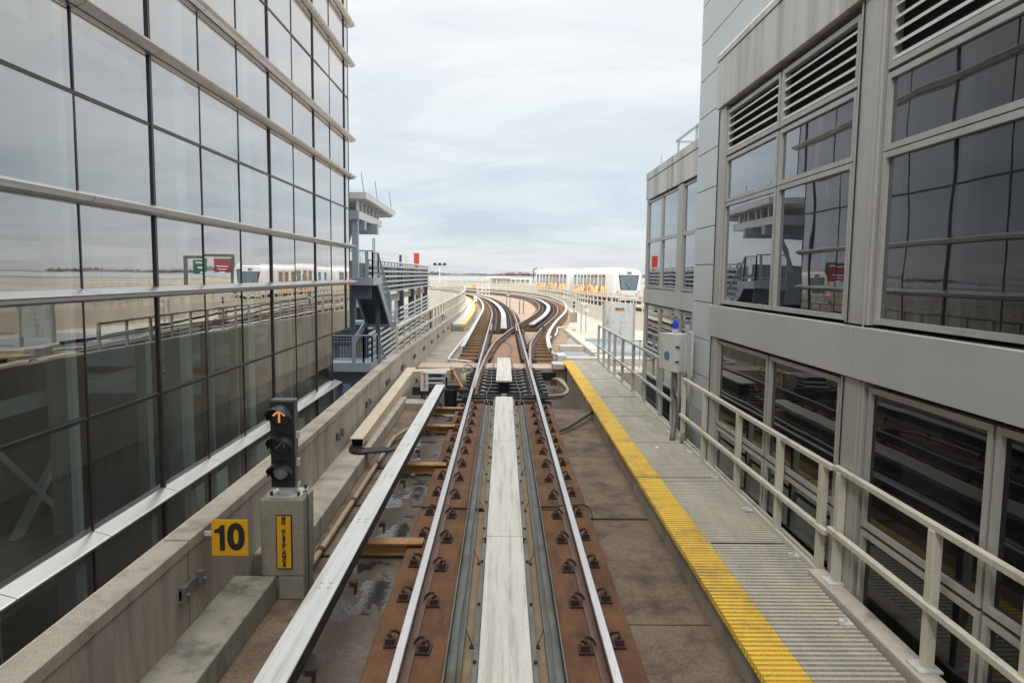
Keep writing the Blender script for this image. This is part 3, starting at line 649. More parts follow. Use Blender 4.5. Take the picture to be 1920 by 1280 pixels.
# ------------------------------------------------------------ right walkway
def xl(y): return 1.745+.0068*(y-4.5)
def xr(y): return lerp([4, 6.2, 6.3, 21], [2.66, 2.74, 2.84, 2.98], y)
WK = thing('walkway', (2.3, 6, ZD), 'ridged grey grating walkway with a broad yellow edge right of the near track', 'walkway')
def corr(x0f, x1f, y0, y1, z, mt, nm):
    b = MB(); n = int((y1-y0)/.0625); vs = []; 
    for k in range(n):
        y = y0+k*.0625
        for yy, zz in ((y, z-.045), (y+.004, z), (y+.036, z), (y+.040, z-.045)): vs.append((yy, zz))
    b.v = []; 
    for yy, zz in vs: b.v += [(x0f(yy), yy, zz), (x1f(yy), yy, zz)]
    for i in range(len(vs)-1): b.f.append([2*i, 2*i+1, 2*i+3, 2*i+2]); b.m.append(0)
    # side skirt with the sawtooth profile
    k0 = len(b.v)
    for yy, zz in vs: b.v += [(x0f(yy), yy, z-.055)]
    for i in range(len(vs)-1): b.f.append([2*i, 2*i+2, k0+i+1, k0+i]); b.m.append(0)
    return b.build(nm, mt, WK)
ZW = .17
segs = [(-2, 4.3), (4.312, 9.3), (9.312, 13.7), (13.712, 18.0), (18.012, 21.9)]
for a_, b_ in segs:
    corr(lambda y: xl(y), lambda y: xl(y)+.31, a_, b_, ZW, YEL, 'yellow_edge')
    corr(lambda y: xl(y)+.312, lambda y: xr(y), a_, b_, ZW, GRATE, 'grating')
ys = [-2+1.62*k for k in range(15)]
for a_, b_ in zip(ys, ys[1:]):
    b = MB(); b.add([(xl(a_)+.035, a_+.008, ZD-.3), (xl(a_)+.12, a_+.008, ZD-.3), (xl(b_)+.12, b_-.008, ZD-.3), (xl(b_)+.035, b_-.008, ZD-.3), (xl(a_)+.035, a_+.008, ZW-.056), (xl(a_)+.12, a_+.008, ZW-.056), (xl(b_)+.12, b_-.008, ZW-.056), (xl(b_)+.035, b_-.008, ZW-.056)],
                    [(0,3,2,1),(4,5,6,7),(0,1,5,4),(1,2,6,5),(2,3,7,6),(3,0,4,7)]); b.build('side_panel', CONC, WK, bevel=.005)
b = MB(); b.box(1.90, 2.98, -2, 21.9, ZD-.35, ZW-.06); b.build('walkway_base', JOINT, WK)
for k in range(11):
    y = 5.35+k*1.3
    b = MB(); xx = xr(y); b.box(xx-.10, xx-.02, y-.02, y+.09, ZW, ZW+.018); b.box(xx-.12, xx-.08, y+.0, y+.05, ZW, ZW+.035); b.tube([(xx-.06, y+.03, ZW+.018), (xx-.06, y+.03, ZW+.05)], .012, 6); b.build('grating_clamp', GREYP, WK)
for k in range(26):
    y = 9.6+random.random()*12; x = xl(y)+.36+random.random()*.7; w_ = random.uniform(.03, .10)
    q = MB(); q.quad((x, y, ZW+.003), (x+w_, y+.01, ZW+.003), (x+w_*.8, y+random.uniform(.04, .14), ZW+.003), (x+.01, y+.05, ZW+.003)); q.build('scuff_mark', LIME if k % 3 else WHITEP, WK)
for k in range(7):
    y = 7.0+k*2.1; q = MB(); q.box(xl(y)+.33, xr(y)-.02, y, y+.008, ZW-.01, ZW+.002); q.build('panel_gap', JOINT, WK)
# toe rail along far part
b = MB(); tp = [(2.84, 6.3), (2.9, 12), (2.98, 21.9)]
for o_ in (0, .05): b.sweep(tp, [(o_-.018, .17), (o_+.018, .17), (o_+.018, .215+o_*.2), (o_-.018, .215+o_*.2)])
b.build('toe_rail', RAILW, WK)
cu = MB(); cu.add([(2.67, -2, ZD), (2.83, -2, ZD), (2.90, 6.28, ZD), (2.74, 6.28, ZD), (2.67, -2, .225), (2.83, -2, .225), (2.90, 6.28, .225), (2.74, 6.28, .225)], [(0,3,2,1),(4,5,6,7),(0,1,5,4),(1,2,6,5),(2,3,7,6),(3,0,4,7)])
tag(cu.build('concrete_curb', COPE, bevel=.012), 'rough concrete curb under the nearest handrail posts', 'curb')
# handrails
def hr(name, pts, ys_, zb, zt, zm, mt, label, xfn, base=False, w=.062):
    t = thing(name, (xfn(ys_[0]), ys_[0], zb), label, 'handrail')
    y0, y1 = pts
    for nm, z in (('top_rail', zt), ('mid_rail', zm)):
        off = 0 if nm == 'top_rail' else -.03
        b = MB(); b.bar((xfn(y0)+off, y0, z-.0225), (xfn(y1)+off, y1, z-.0225), .05, .045); b.build(nm, mt, t, bevel=.004)
    for y in ys_:
        x = xfn(y); b = MB(); b.box(x-.03, x+.035, y-.035, y+.035, zb, zt-.044); b.build('post', mt, t, bevel=.004)
        if base:
            b = MB(); b.box(x-.09, x+.07, y-.08, y+.08, zb-.001, zb+.014); b.build('base_plate', GREYP, t)
    return t
xh = lambda y: 2.79+.011*y
hr('handrail', (-.5, 6.10), (6.0, 4.68, 3.80, 2.5, 1.2), .226, 1.215, .68, RAILW, 'cream handrail on the concrete curb, nearest section with base plates', xh, True, .062)
xh2 = lambda y: 2.86+.006*(y-6.3)
hr('handrail', (6.15, 11.35), (6.33, 7.32, 8.62, 10.1, 11.3), .05, 1.195, .62, RAILW, 'grey handrail between the blue lamp box and the near section', xh2)
hr('handrail', (12.1, 21.7), (12.2, 13.1, 14.6, 15.9, 17.3, 18.5, 19.5, 20.5, 21.65), .05, 1.30, .70, RAILB, 'blue-grey handrail beyond the blue lamp box', lambda y: 2.93)
b = thing('short_rail', (3.0, 22.3, .0), 'pair of low horizontal rails behind the end of the walkway', 'rail')
for z in (.75, .35): 
    q = MB(); q.bar((2.6, 22.4, z), (4.4, 22.4, z), .04, .04); q.build('rail_bar', RAILB, b)
for x in (3.2, 4.35):
    q = MB(); q.box(x-.02, x+.02, 22.38, 22.42, ZD, .77); q.build('post', RAILB, b)

# blue lamp box
BX = thing('emergency_box', (3.0, 11.75, ZW), 'grey metal cabinet with a blue lamp on top, fixed on the handrail line', 'cabinet')
b = MB(); b.prismx([(11.6, 1.30), (12.0, 1.22), (12.0, 1.85), (11.6, 1.80)], 2.70, 2.94); b.v = [(x if z > 1.5 else x, y, z) for x, y, z in b.v]
b = MB(); b.add([(2.62, 11.95, 1.28), (2.80, 11.55, 1.24), (3.05, 11.62, 1.24), (2.95, 12.0, 1.28), (2.62, 11.95, 1.86), (2.80, 11.55, 1.87), (3.05, 11.62, 1.87), (2.95, 12.0, 1.86)], [(0,3,2,1),(4,5,6,7),(0,1,5,4),(1,2,6,5),(2,3,7,6),(3,0,4,7)])
b.build('cabinet', GREYP, BX, bevel=.008)
b = MB(); b.add([(3.055, 11.60, 1.18), (3.10, 11.60, 1.18), (3.10, 11.72, 1.18), (3.055, 11.72, 1.18), (3.055, 11.60, 1.90), (3.10, 11.60, 1.90), (3.10, 11.72, 1.90), (3.055, 11.72, 1.90)], [(0,3,2,1),(4,5,6,7),(0,1,5,4),(1,2,6,5),(2,3,7,6),(3,0,4,7)]); b.build('back_plate', GREYP, BX)
for z in (1.42, 1.66):
    b = MB(); b.box(2.795, 2.86, 11.535, 11.56, z-.012, z+.012); b.build('latch', RUSTD, BX)
# blue disc decal on slanted face
n = 18; ring = []
fa, fb = Vector((2.62, 11.95, 0)), Vector((2.80, 11.55, 0)); ud = (fb-fa).normalized(); nrm = Vector((-ud.y, ud.x, 0)); nrm = -nrm if nrm.x > 0 else nrm
ce = (fa+fb)/2+Vector((0, 0, 1.50))+nrm*.006
b = MB(); b.add([ce+ud*.075*math.cos(2*math.pi*k/n)+Vector((0, 0, .075*math.sin(2*math.pi*k/n))) for k in range(n)], [tuple(range(n))]); b.build('blue_disc', mat('decal_blue', (.10, .26, .50), None, 2, .5, fine=0), BX)
b = MB(); b.tube([(2.84, 11.78, 1.865), (2.84, 11.78, 1.94)], .055, 12); b.build('lamp_base', GREYP, BX)
b = MB(); rr = [[(2.84+r*math.cos(2*math.pi*k/14), 11.78+r*math.sin(2*math.pi*k/14), z) for k in range(14)] for r, z in ((.040, 1.94), (.043, 1.99), (.041, 2.04), (.028, 2.08), (.008, 2.095))]; b.loft(rr); b.build('blue_lamp', BLUELENS, BX, smooth=True)
b = MB()
for k in range(6):
    a = k*math.pi/3; b.tube([(2.84+.062*math.cos(a), 11.78+.062*math.sin(a), 1.94), (2.84+.062*math.cos(a), 11.78+.062*math.sin(a), 2.08), (2.84, 11.78, 2.15)], .004, 4)
b.tube([(2.84+.062*math.cos(a_*.5236), 11.78+.062*math.sin(a_*.5236), 2.02) for a_ in range(13)], .004, 4)
b.build('lamp_cage', DARKM, BX)
for dx_ in (0, .13):
    b = MB(); b.tube(crom([(2.84+dx_, 11.72-dx_, 1.25), (2.85+dx_, 11.7-dx_, .7), (2.82+dx_, 11.55-dx_, .42), (2.74+dx_, 11.35-dx_*1.5, .17)], .1), .042, 10); b.build('conduit', mat('grey_conduit', (.17, .155, .13), (.14, .125, .105), 3, .5, fine=.05) if dx_ == 0 else bpy.data.materials['grey_conduit'], BX, smooth=True)
for x, y in ((3.02, 11.6), (3.07, 11.9)):
    b = MB(); b.box(x-.03, x+.03, y-.03, y+.03, .0, 1.9 if y < 11.7 else 2.0); b.build('support_post', RAILB, BX)

# ------------------------------------------------------------ cable duct, cables and pipes on the left
b = thing('cable_duct', (-2.25, 13, .1), 'beige square cable duct on the ledge along the left parapet', 'cable duct')
q = MB(); dpt = [(-2.34, 10.9), (-2.50, 18.3)]
q.add([(-2.335, 10.9, .25), (-2.13, 10.9, .25), (-2.13, 10.9, .262), (-2.335, 10.9, .262), (-2.50, 18.6, .33), (-2.27, 18.6, .33), (-2.27, 18.6, .342), (-2.50, 18.6, .342)], [(0,1,2,3),(4,7,6,5),(0,4,5,1),(1,5,6,2),(2,6,7,3),(3,7,4,0)]); q.build('duct_lid', BEIGE, b)
q = MB(); q.add([(-2.135, 10.91, .102), (-2.13, 10.91, .102), (-2.13, 10.91, .249), (-2.135, 10.91, .249), (-2.275, 18.6, .102), (-2.27, 18.6, .102), (-2.27, 18.6, .33), (-2.275, 18.6, .33)], [(0,1,2,3),(4,7,6,5),(0,4,5,1),(1,5,6,2),(2,6,7,3),(3,7,4,0)]); q.build('duct_side', BEIGE, b)
q = MB(); q.add([(-2.335, 11.05, .102), (-2.13, 11.05, .102), (-2.13, 11.05, .248), (-2.335, 11.05, .248)], [(0,1,2,3)]); q.build('duct_mouth', JOINT, b)
q = MB(); q.box(-2.37, -2.10, 10.72, 10.98, .1005, .108); q.build('duct_base_plate', BEIGE, b)
q = MB(); q.add([(-2.50, 18.25, .14), (-2.28, 17.9, .14), (-1.32, 18.3, .13), (-1.32, 18.75, .13), (-2.50, 18.25, .33), (-2.28, 17.9, .33), (-1.32, 18.3, .32), (-1.32, 18.75, .32)], [(0,3,2,1),(4,5,6,7),(0,1,5,4),(1,2,6,5),(2,3,7,6),(3,0,4,7)]); q.build('duct_elbow', BEIGE, b)
q = MB(); q.box(-1.34, -1.26, 18.28, 18.8, .05, .34); q.build('duct_end', YSTEEL, b)
q = MB(); q.box(-2.1, -2.06, 18.3, 18.4, -.42, .18); q.box(-1.5, -1.46, 18.7, 18.8, -.42, .23); q.build('duct_legs', DARKM, b)
for k in range(6):
    q = MB(); x0 = -2.315+.034*k; Rr = -2.06-x0; zz = .128+.012*(k % 2)
    arc = [(-2.06-Rr*math.cos(a_*math.pi/12), 10.86-Rr*math.sin(a_*math.pi/12)*1.25, zz) for a_ in range(0, 6)]
    q.tube(crom([(x0, 11.25, zz), (x0, 11.0, zz)]+arc+[(-1.85, 10.86-Rr*1.05+.03, zz+.005), (-1.6, 10.82-Rr*.55, .15), (-1.38, 11.0-Rr*.3, .19), (-1.28, 11.35, .27)], .06), .021, 8)
    tag(q.build('cable', RUBBER, smooth=True), 'one of the thick black cables bending out of the beige duct', 'cable', 'black cables out of the duct')
pv = thing('drain_pipe', (-1.7, 8, ZD), 'thin tan pipe along the ledge foot, bending over below the duct', 'pipe')
q = MB(); q.tube(crom([(-1.86, 6.7, -.06), (-1.86, 8, -.06), (-1.87, 11.2, -.05), (-1.86, 12.3, -.04), (-1.70, 12.75, .0), (-1.2, 13.1, .0), (-1.05, 13.15, -.05)], .35), .034, 10); q.build('pipe', PIPE, pv, smooth=True)
for y in (7.3, 8.9, 10.6):
    q = MB(); q.tube([(-1.86, y-.04, -.06), (-1.86, y+.04, -.06)], .042, 10); q.box(-1.84, -1.77, y-.03, y+.02, ZD, ZD+.02); q.build('pipe_clamp', RUSTD, pv)
# switch machine and its sign
sm = thing('switch_machine', (-1.6, 17, -.4), 'dark steel switch machine with stacked plates beside the duct elbow', 'switch machine')
q = MB(); q.box(-2.15, -1.45, 16.9, 17.5, -.1, .1); q.build('base_beam', DARKM, sm)
for k, z in enumerate((.12, .22, .32)):
    q = MB(); q.box(-1.98, -1.45+.03*k, 17.1+.12*k, 18.0, z, z+.05); q.build('machine_plate', FARAL, sm, bevel=.01)
q = MB(); q.box(-1.95, -1.5, 17.3, 17.9, .0, .36); q.build('machine_body', DARKM, sm)
q = MB(); q.tube([(-1.2, 16.5, -.3), (-1.2, 16.5, .12)], .15, 12); q.build('motor', BLACK, sm)
q = MB(); q.box(-1.35, -.8, 16.45, 16.55, .05, .12); q.box(-1.3, -1.0, 16.6, 16.8, .1, .2); q.build('drive_arm', DARKM, sm)
q = MB(); q.bar((-1.35, 18.6, .35), (-.98, 17.6, -.05), .07, .05); q.build('brace', YSTEEL, sm)
ts = thing('track_sign', (-1.75, 15.6, .1), 'small white plate with red characters T 3 7 by the switch machine', 'sign')
q = MB(); q.box(-1.80, -1.63, 15.62, 15.63, .22, .64); q.build('sign_plate', WHITEP, ts)
text('lettering', 'T\n3\n7', .13, (-1.715, 15.615, .43), R(90), 0, REDINK, ts, bold=.004, line=.95, ext=.001)
q = MB(); q.box(-1.74, -1.70, 15.64, 15.68, ZD-.3, .5); q.build('sign_post', DARKM, ts)
q = thing('vent_pipe', (-1.0, 18.0, -.1), 'cream bent pipe with a canister standing in the switch pit', 'pipe')
b = MB(); b.tube([(-1.0, 18.0, -.1), (-1.0, 18.0, .28)], .075, 12); b.build('canister', BEIGE, q, smooth=True)
b = MB(); b.tube(crom([(-.99, 18.0, .28), (-.99, 18.05, .42), (-.9, 18.1, .50), (-.78, 18.1, .46), (-.75, 18.1, .36), (-.86, 18.1, .28), (-.98, 18.02, .26)], .05), .028, 8); b.build('bent_pipe', BEIGE, q, smooth=True)
b = MB(); b.box(-2.5, -1.55, 15.2, 15.75, -.42, .02); tag(b.build('concrete_block', CONC, bevel=.01), 'concrete block under the duct end in the pit corner', 'block')
q = thing('conduit_pipe', (1.3, 19, -.3), 'rusty twin pipes rising in the pit beside the walkway', 'pipe')
for k in range(2):
    b = MB(); b.tube(crom([(.95, 16.9+.3*k, -.1-.1*k), (1.45, 17.1+.3*k, -.1-.1*k), (1.62, 17.4, -.04), (1.55-.08*k, 18.4, .06), (1.50-.1*k, 19.6, -.1), (1.5-.1*k, 20, -.3)], .15), .04, 8); b.build('pipe_bend', PIPE, q, smooth=True)
b = MB(); b.tube(crom([(1.04, 13.0, -.06), (1.2, 13.15, -.04), (1.84, 14.4, .03)], .3), .04, 8); tag(b.build('slanted_pipe', mat('dark_pipe', (.16, .115, .08), (.12, .085, .06), 4, .6), smooth=True), 'dark pipe slanting from the plinth to the walkway side', 'pipe')
b = MB(); b.tube(crom([(.46, 8.5, .02), (.62, 8.52, .02), (.80, 8.52, .03), (1.0, 8.55, .035), (1.07, 8.5, .01), (1.09, 8.3, -.06)], .1), .012, 6); tag(b.build('bond_cable', RUBBER), 'thin dark cable across the right plinth joint', 'cable')
b = MB(); b.tube([(-1.08+.0*k, 8.5, .012) if k == 0 else (-.4, 8.45, .015) for k in range(2)], .01, 6); tag(b.build('bond_cable', RUBBER), 'thin dark cable across the left plinth joint', 'cable')

# ------------------------------------------------------------ far right equipment
b = thing('cover_pit', (3.2, 26, ZD), 'concrete-edged pits with blue-grey gratings beyond the walkway', 'pit cover')
q = MB(); q.box(2.05, 6.0, 23.0, 23.5, ZD, .12); q.build('edge_curb', CONCP, b, bevel=.02)
q = MB(); q.add([(2.1, 36, ZD), (2.42, 36, ZD), (4.2, 23.5, ZD), (3.75, 23.5, ZD), (2.1, 36, .08), (2.42, 36, .08), (4.2, 23.5, .08), (3.75, 23.5, .08)], [(0,3,2,1),(4,5,6,7),(0,1,5,4),(1,2,6,5),(2,3,7,6),(3,0,4,7)])
q.v = [(x+1.0 if y > 30 else x-.55, y, z) for x, y, z in q.v]; q.build('edge_curb', CONCP, b)
q = MB(); q.add([(2.15, 23.5, ZD+.03), (3.2, 23.5, ZD+.03), (2.95, 27, ZD+.03), (1.95+.35, 27, ZD+.03)], [(0,1,2,3)]); q.build('grating', GRATEB, b)
q = MB(); q.box(2.2, 3.1, 27.0, 27.6, ZD, .09); q.build('edge_curb', CONCP, b)
q = MB(); q.add([(2.35, 27.6, ZD+.03), (3.0, 27.6, ZD+.03), (3.05, 31.5, ZD+.03), (2.6, 31.5, ZD+.03)], [(0,1,2,3)]); q.build('grating', GRATEB, b)
q = MB(); q.add([(3.7, 23.5, ZD+.03), (7.5, 23.5, ZD+.03), (7.5, 31.5, ZD+.03), (3.4, 33, ZD+.03)], [(0,1,2,3)]); q.build('grating', GRATEB, b)
q = MB(); q.tube(crom([(1.95, 22.9, .12), (1.75, 24.5, .08), (1.72, 26.5, .1), (1.85, 29, .1), (2.1, 31, .1)], .5), .05, 8); tag(q.build('white_conduit', WHITEP, smooth=True), 'white pipe snaking beside the right hand power rail', 'pipe')
q = MB(); q.tube(crom([(2.35, 32, .05), (2.6, 34, .05), (2.9, 37, .05), (3.4, 37.4, .05)], .5), .05, 8); tag(q.build('white_conduit', WHITEP, smooth=True), 'short white pipe behind the gratings, bent at its far end', 'pipe')
q = MB(); q.tube(crom([(-1.45, 40, .02), (-1.62, 34, .02), (-1.72, 28, .02), (-1.78, 23.2, .02), (-1.72, 22.9, .02), (-1.3, 22.7, .02), (-1.0, 22.6, 0)], .5), .04, 8); tag(q.build('white_conduit', WHITEP, smooth=True), 'long white pipe between the left deck strip and the far track', 'pipe')
q = thing('equipment_board', (4.2, 26, ZD), 'tall grey sheet metal board with a small orange plate MD-27', 'board')
b = MB(); b.box(3.72, 4.80, 26, 26.06, .25, 1.80); b.build('board', GREYP, q, bevel=.006)
b = MB(); b.box(3.67, 3.735, 25.95, 26.12, ZD, 1.78); b.build('post', FRAME, q)
b = MB(); b.box(4.79, 4.85, 25.95, 26.12, ZD, 1.78); b.build('post', FRAME, q)
b = MB(); b.box(4.09, 4.46, 25.985, 25.997, 1.53, 1.63); b.build('name_plate', ORANGEP, q)
text('lettering', 'MD-27', .11, (4.275, 25.98, 1.58), R(90), 0, INK, q, bold=.003, ext=.001)
for i in range(7):
    b = MB(); x = (4.35, 4.35, 4.35, 4.35, 3.85, 4.05, 4.5)[i]; z = (1.3, 1.1, .9, .7, 1.1, 1.1, 1.1)[i]; b.tube([(x, 25.985, z), (x, 26.0, z)], .015, 6); b.build('rivet', RUSTD, q)
q = thing('block_signal', (4.45, 44, ZD), 'small signal on a concrete block on the far side slab', 'signal')
b = MB(); b.box(4.2, 4.6, 43.8, 44.2, ZD, .5); b.build('block', CONC, q, bevel=.02)
b = MB(); b.tube([(4.4, 44, .5), (4.4, 44, .72)], .05, 8); b.box(4.29, 4.51, 43.95, 44.1, .7, 1.32); b.build('signal_head', GREYP, q)
for z in (.87, 1.1):
    b = MB(); b.tube([(4.4, 43.9, z), (4.4, 43.96, z)], .07, 10); b.build('lens', BLACK, q)
q = thing('equipment_mast', (4.1, 36, ZD), 'slim twin mast with small white boxes on the side slab', 'mast')
for x in (3.98, 4.22):
    b = MB(); b.box(x-.025, x+.025, 35.97, 36.03, ZD, 1.35); b.build('mast_leg', RAILB, q)
b = MB(); b.box(3.95, 4.28, 35.9, 36.0, 1.3, 1.42); b.box(4.15, 4.4, 35.9, 36.05, .95, 1.1); b.build('mast_box', WHITEP, q)
b = MB(); b.bar((4.22, 36, .2), (4.5, 36, .6), .02, .02); b.build('mast_brace', RAILB, q)
for x, y, hgt, lb in ((1.35, 52, 1.2, 'thin grey post pair standing on the rusty island between the far tracks'), (.45, 62, 1.3, 'slender post farther back on the island between the far tracks')):
    q = thing('marker_post', (x, y, ZD), lb, 'post')
    for dx_ in (-.14, .14):
        b = MB(); b.box(x+dx_-.03, x+dx_+.03, y-.03, y+.03, ZD, hgt-(.3 if dx_ < 0 else 0)); b.build('post_leg', GRAYM, q)
    b = MB(); b.box(x-.16, x+.18, y-.05, y+.05, hgt-.35, hgt-.25); b.build('post_box', GREYP, q)
q = thing('lattice_stand', (-2.4, 90, ZD), 'white lattice stand with a small orange panel where the tracks curve away', 'stand')
for x in (-3.3, -2.7, -2.2, -1.8):
    b = MB(); b.box(x-.05, x+.05, 89.9, 90.1, ZD, 1.5); b.build('stand_leg', WHITEP, q)
for z in (.5, 1.0, 1.5):
    b = MB(); b.box(-3.4, -1.7, 89.95, 90.05, z-.04, z+.04); b.build('stand_bar', WHITEP, q)
b = MB(); b.bar((-3.3, 90, .2), (-1.8, 90, 1.5), .08, .08); b.build('stand_brace', WHITEP, q)
b = MB(); b.box(-3.9, -3.45, 89.9, 90, .95, 1.4); b.build('orange_panel', ORANGEP, q)
q = thing('side_marker', (-1.8, 60, .25), 'small white marker on the yellow edge of the far walkway', 'marker')
b = MB(); b.tube([(-2.35, 60, .25), (-2.35, 60, .6)], .03, 6); b.build('marker_post', GRAYM, q)
b = MB(); b.box(-2.5, -2.2, 59.95, 60.0, .45, 1.0); b.build('marker_plate', WHITEP, q)

# ------------------------------------------------------------ right far parapet and rail, train guideway
def rwt(y): return lerp([22, 40, 60, 90], [.85, .75, .62, .6], y)
b = thing('curved_parapet', (6.0, 60, ZD), 'pale curved parapet on the outer side of the right hand track', 'parapet wall')
MB().sweep(RW, lambda i, p: [(0, -2.2), (0, rwt(p[1])), (.2, rwt(p[1])), (.2, -2.2)]).build('wall', CONCP, b)
handrail('curved_railing', offp(RW, .1), lambda y: rwt(y)+.80, rwt, [.08, .55], 1.35, RAILW, 'cream railing on the curved right parapet in front of the train', 'railing', .07, 0, .08, .07)
TP = crom([(19, 10), (16.5, 30), (14.6, 50), (13.6, 60), (12.1, 72), (9.2, 88), (6.0, 104), (1.8, 120), (-4.5, 136), (-14, 150), (-28, 163), (-48, 174), (-75, 180)], 1.5)
q = MB().sweep(TP, [(-2.7, -1.8), (2.4, -1.8), (2.4, -.1), (-2.7, -.1)]); tag(q.build('train_guideway_deck', CONCP), kind='structure')
q = thing('train_guideway_edge', (10, 72, 0), 'dark band standing in for shade, with a yellow strip along the guideway the train stands on', 'parapet wall')
MB().sweep(TP, [(-2.78, -1.9), (-2.55, -1.9), (-2.55, .20), (-2.78, .20)]).build('gap_shade_band', DARKM, q)  # dark band added to stand in for the shaded gap below the train
MB().sweep(TP, [(-2.53, .22), (-1.95, .22), (-1.95, .27), (-2.53, .27)]).build('yellow_strip', FARYEL, q)
MB().sweep(TP, [(2.2, -.1), (2.4, -.1), (2.4, .5), (2.2, .5)]).build('edge_wall', CONCP, q)
handrail('guideway_railing', [p for p in offp(TP, 2.3) if p[1] > 84], lambda y: 1.4, lambda y: .5, [.5], 1.6, RAILW, 'cream railing on the far side of the train guideway', 'railing', .08, 0, .09, .08)
handrail('guideway_railing', [p for p in offp(TP, -2.65) if 40 < p[1]], lambda y: 1.15, lambda y: .35, [.5], 1.6, RAILW, 'cream railing on the near side of the train guideway', 'railing', .08, 0, .09, .08)
q = MB().sweep([p for p in TP if p[1] > 40], [(.5, 0), (.7, 0), (.7, .2), (.5, .2)]).sweep([p for p in TP if p[1] > 40], [(-.9, 0), (-.7, 0), (-.7, .2), (-.9, .2)])
# farther ramp guideway
TQ = crom([(-80, 205), (-40, 205), (-10, 200), (20, 185), (45, 165), (75, 150)], 3)
q = MB().sweep(TQ, [(-2.7, -2.2), (2.7, -2.2), (2.7, .3), (-2.7, .3)]); tag(q.build('distant_guideway', CONCP), kind='structure')
handrail('distant_railing', TQ, lambda y: 1.3, lambda y: .3, [.5], 2.2, RAILW, 'distant railing on the guideway before the water', 'railing', .12, 0, .12, .12)
# columns
for k, (x, y) in enumerate(((-3, 50), (-4.5, 75), (-9, 98), (-22, 122), (3, 60), (2, 95), (-12, 120), (11, 80), (4, 112), (-10, 146))):
    q = MB(); q.tube([(x, y, -6.2), (x, y, -1.6)], .9, 16); tag(q.build('guideway_column', CONC, smooth=True), 'round concrete column under the curving guideway', 'column', 'columns under the guideway')

# ------------------------------------------------------------ train
LIV = bpy.data.materials.new('livery'); LIV.use_nodes = True; t_ = LIV.node_tree; bs = t_.nodes['Principled BSDF']
tc_ = t_.nodes.new('ShaderNodeTexCoord'); mp_ = t_.nodes.new('ShaderNodeMapping'); mp_.inputs['Scale'].default_value = (1, 1.3, .45); t_.links.new(tc_.outputs['Object'], mp_.inputs[0])
n_ = t_.nodes.new('ShaderNodeTexNoise'); n_.inputs['Scale'].default_value = 1.0; n_.inputs['Detail'].default_value = 4; t_.links.new(mp_.outputs[0], n_.inputs['Vector'])
cc = ramp(t_, n_.outputs[0], [(.0, (.30, .07, .02)), (.40, (.75, .27, .05)), (.45, (.85, .55, .08)), (.50, (.85, .78, .62)), (.55, (.80, .35, .08)), (.60, (.30, .12, .06)), (.66, (.75, .70, .6))], 'CONSTANT')
sp_ = t_.nodes.new('ShaderNodeSeparateXYZ'); t_.links.new(tc_.outputs['Object'], sp_.inputs[0])
n4 = t_.nodes.new('ShaderNodeTexNoise'); n4.inputs['Scale'].default_value = 1.1; n4.inputs['Detail'].default_value = 1
mp4 = t_.nodes.new('ShaderNodeMapping'); mp4.inputs['Scale'].default_value = (0, 1.6, .12); t_.links.new(tc_.outputs['Object'], mp4.inputs[0]); t_.links.new(mp4.outputs[0], n4.inputs['Vector'])
up = ramp(t_, n4.outputs[0], [(0, (.75, .33, .10)), (.40, (.78, .76, .70)), (.47, (.45, .68, .85)), (.56, (.76, .76, .74)), (.63, (.55, .20, .08))], 'CONSTANT')
hz = ramp(t_, mth(t_, 'ADD', sp_.outputs[2], mth(t_, 'MULTIPLY', n_.outputs[0], -1.6)), [(.88, (0, 0, 0)), (.95, (1, 1, 1))])
cc = mix(t_, hz, cc, up); t_.links.new(cc, bs.inputs['Base Color']); bs.inputs['Roughness'].default_value = .35
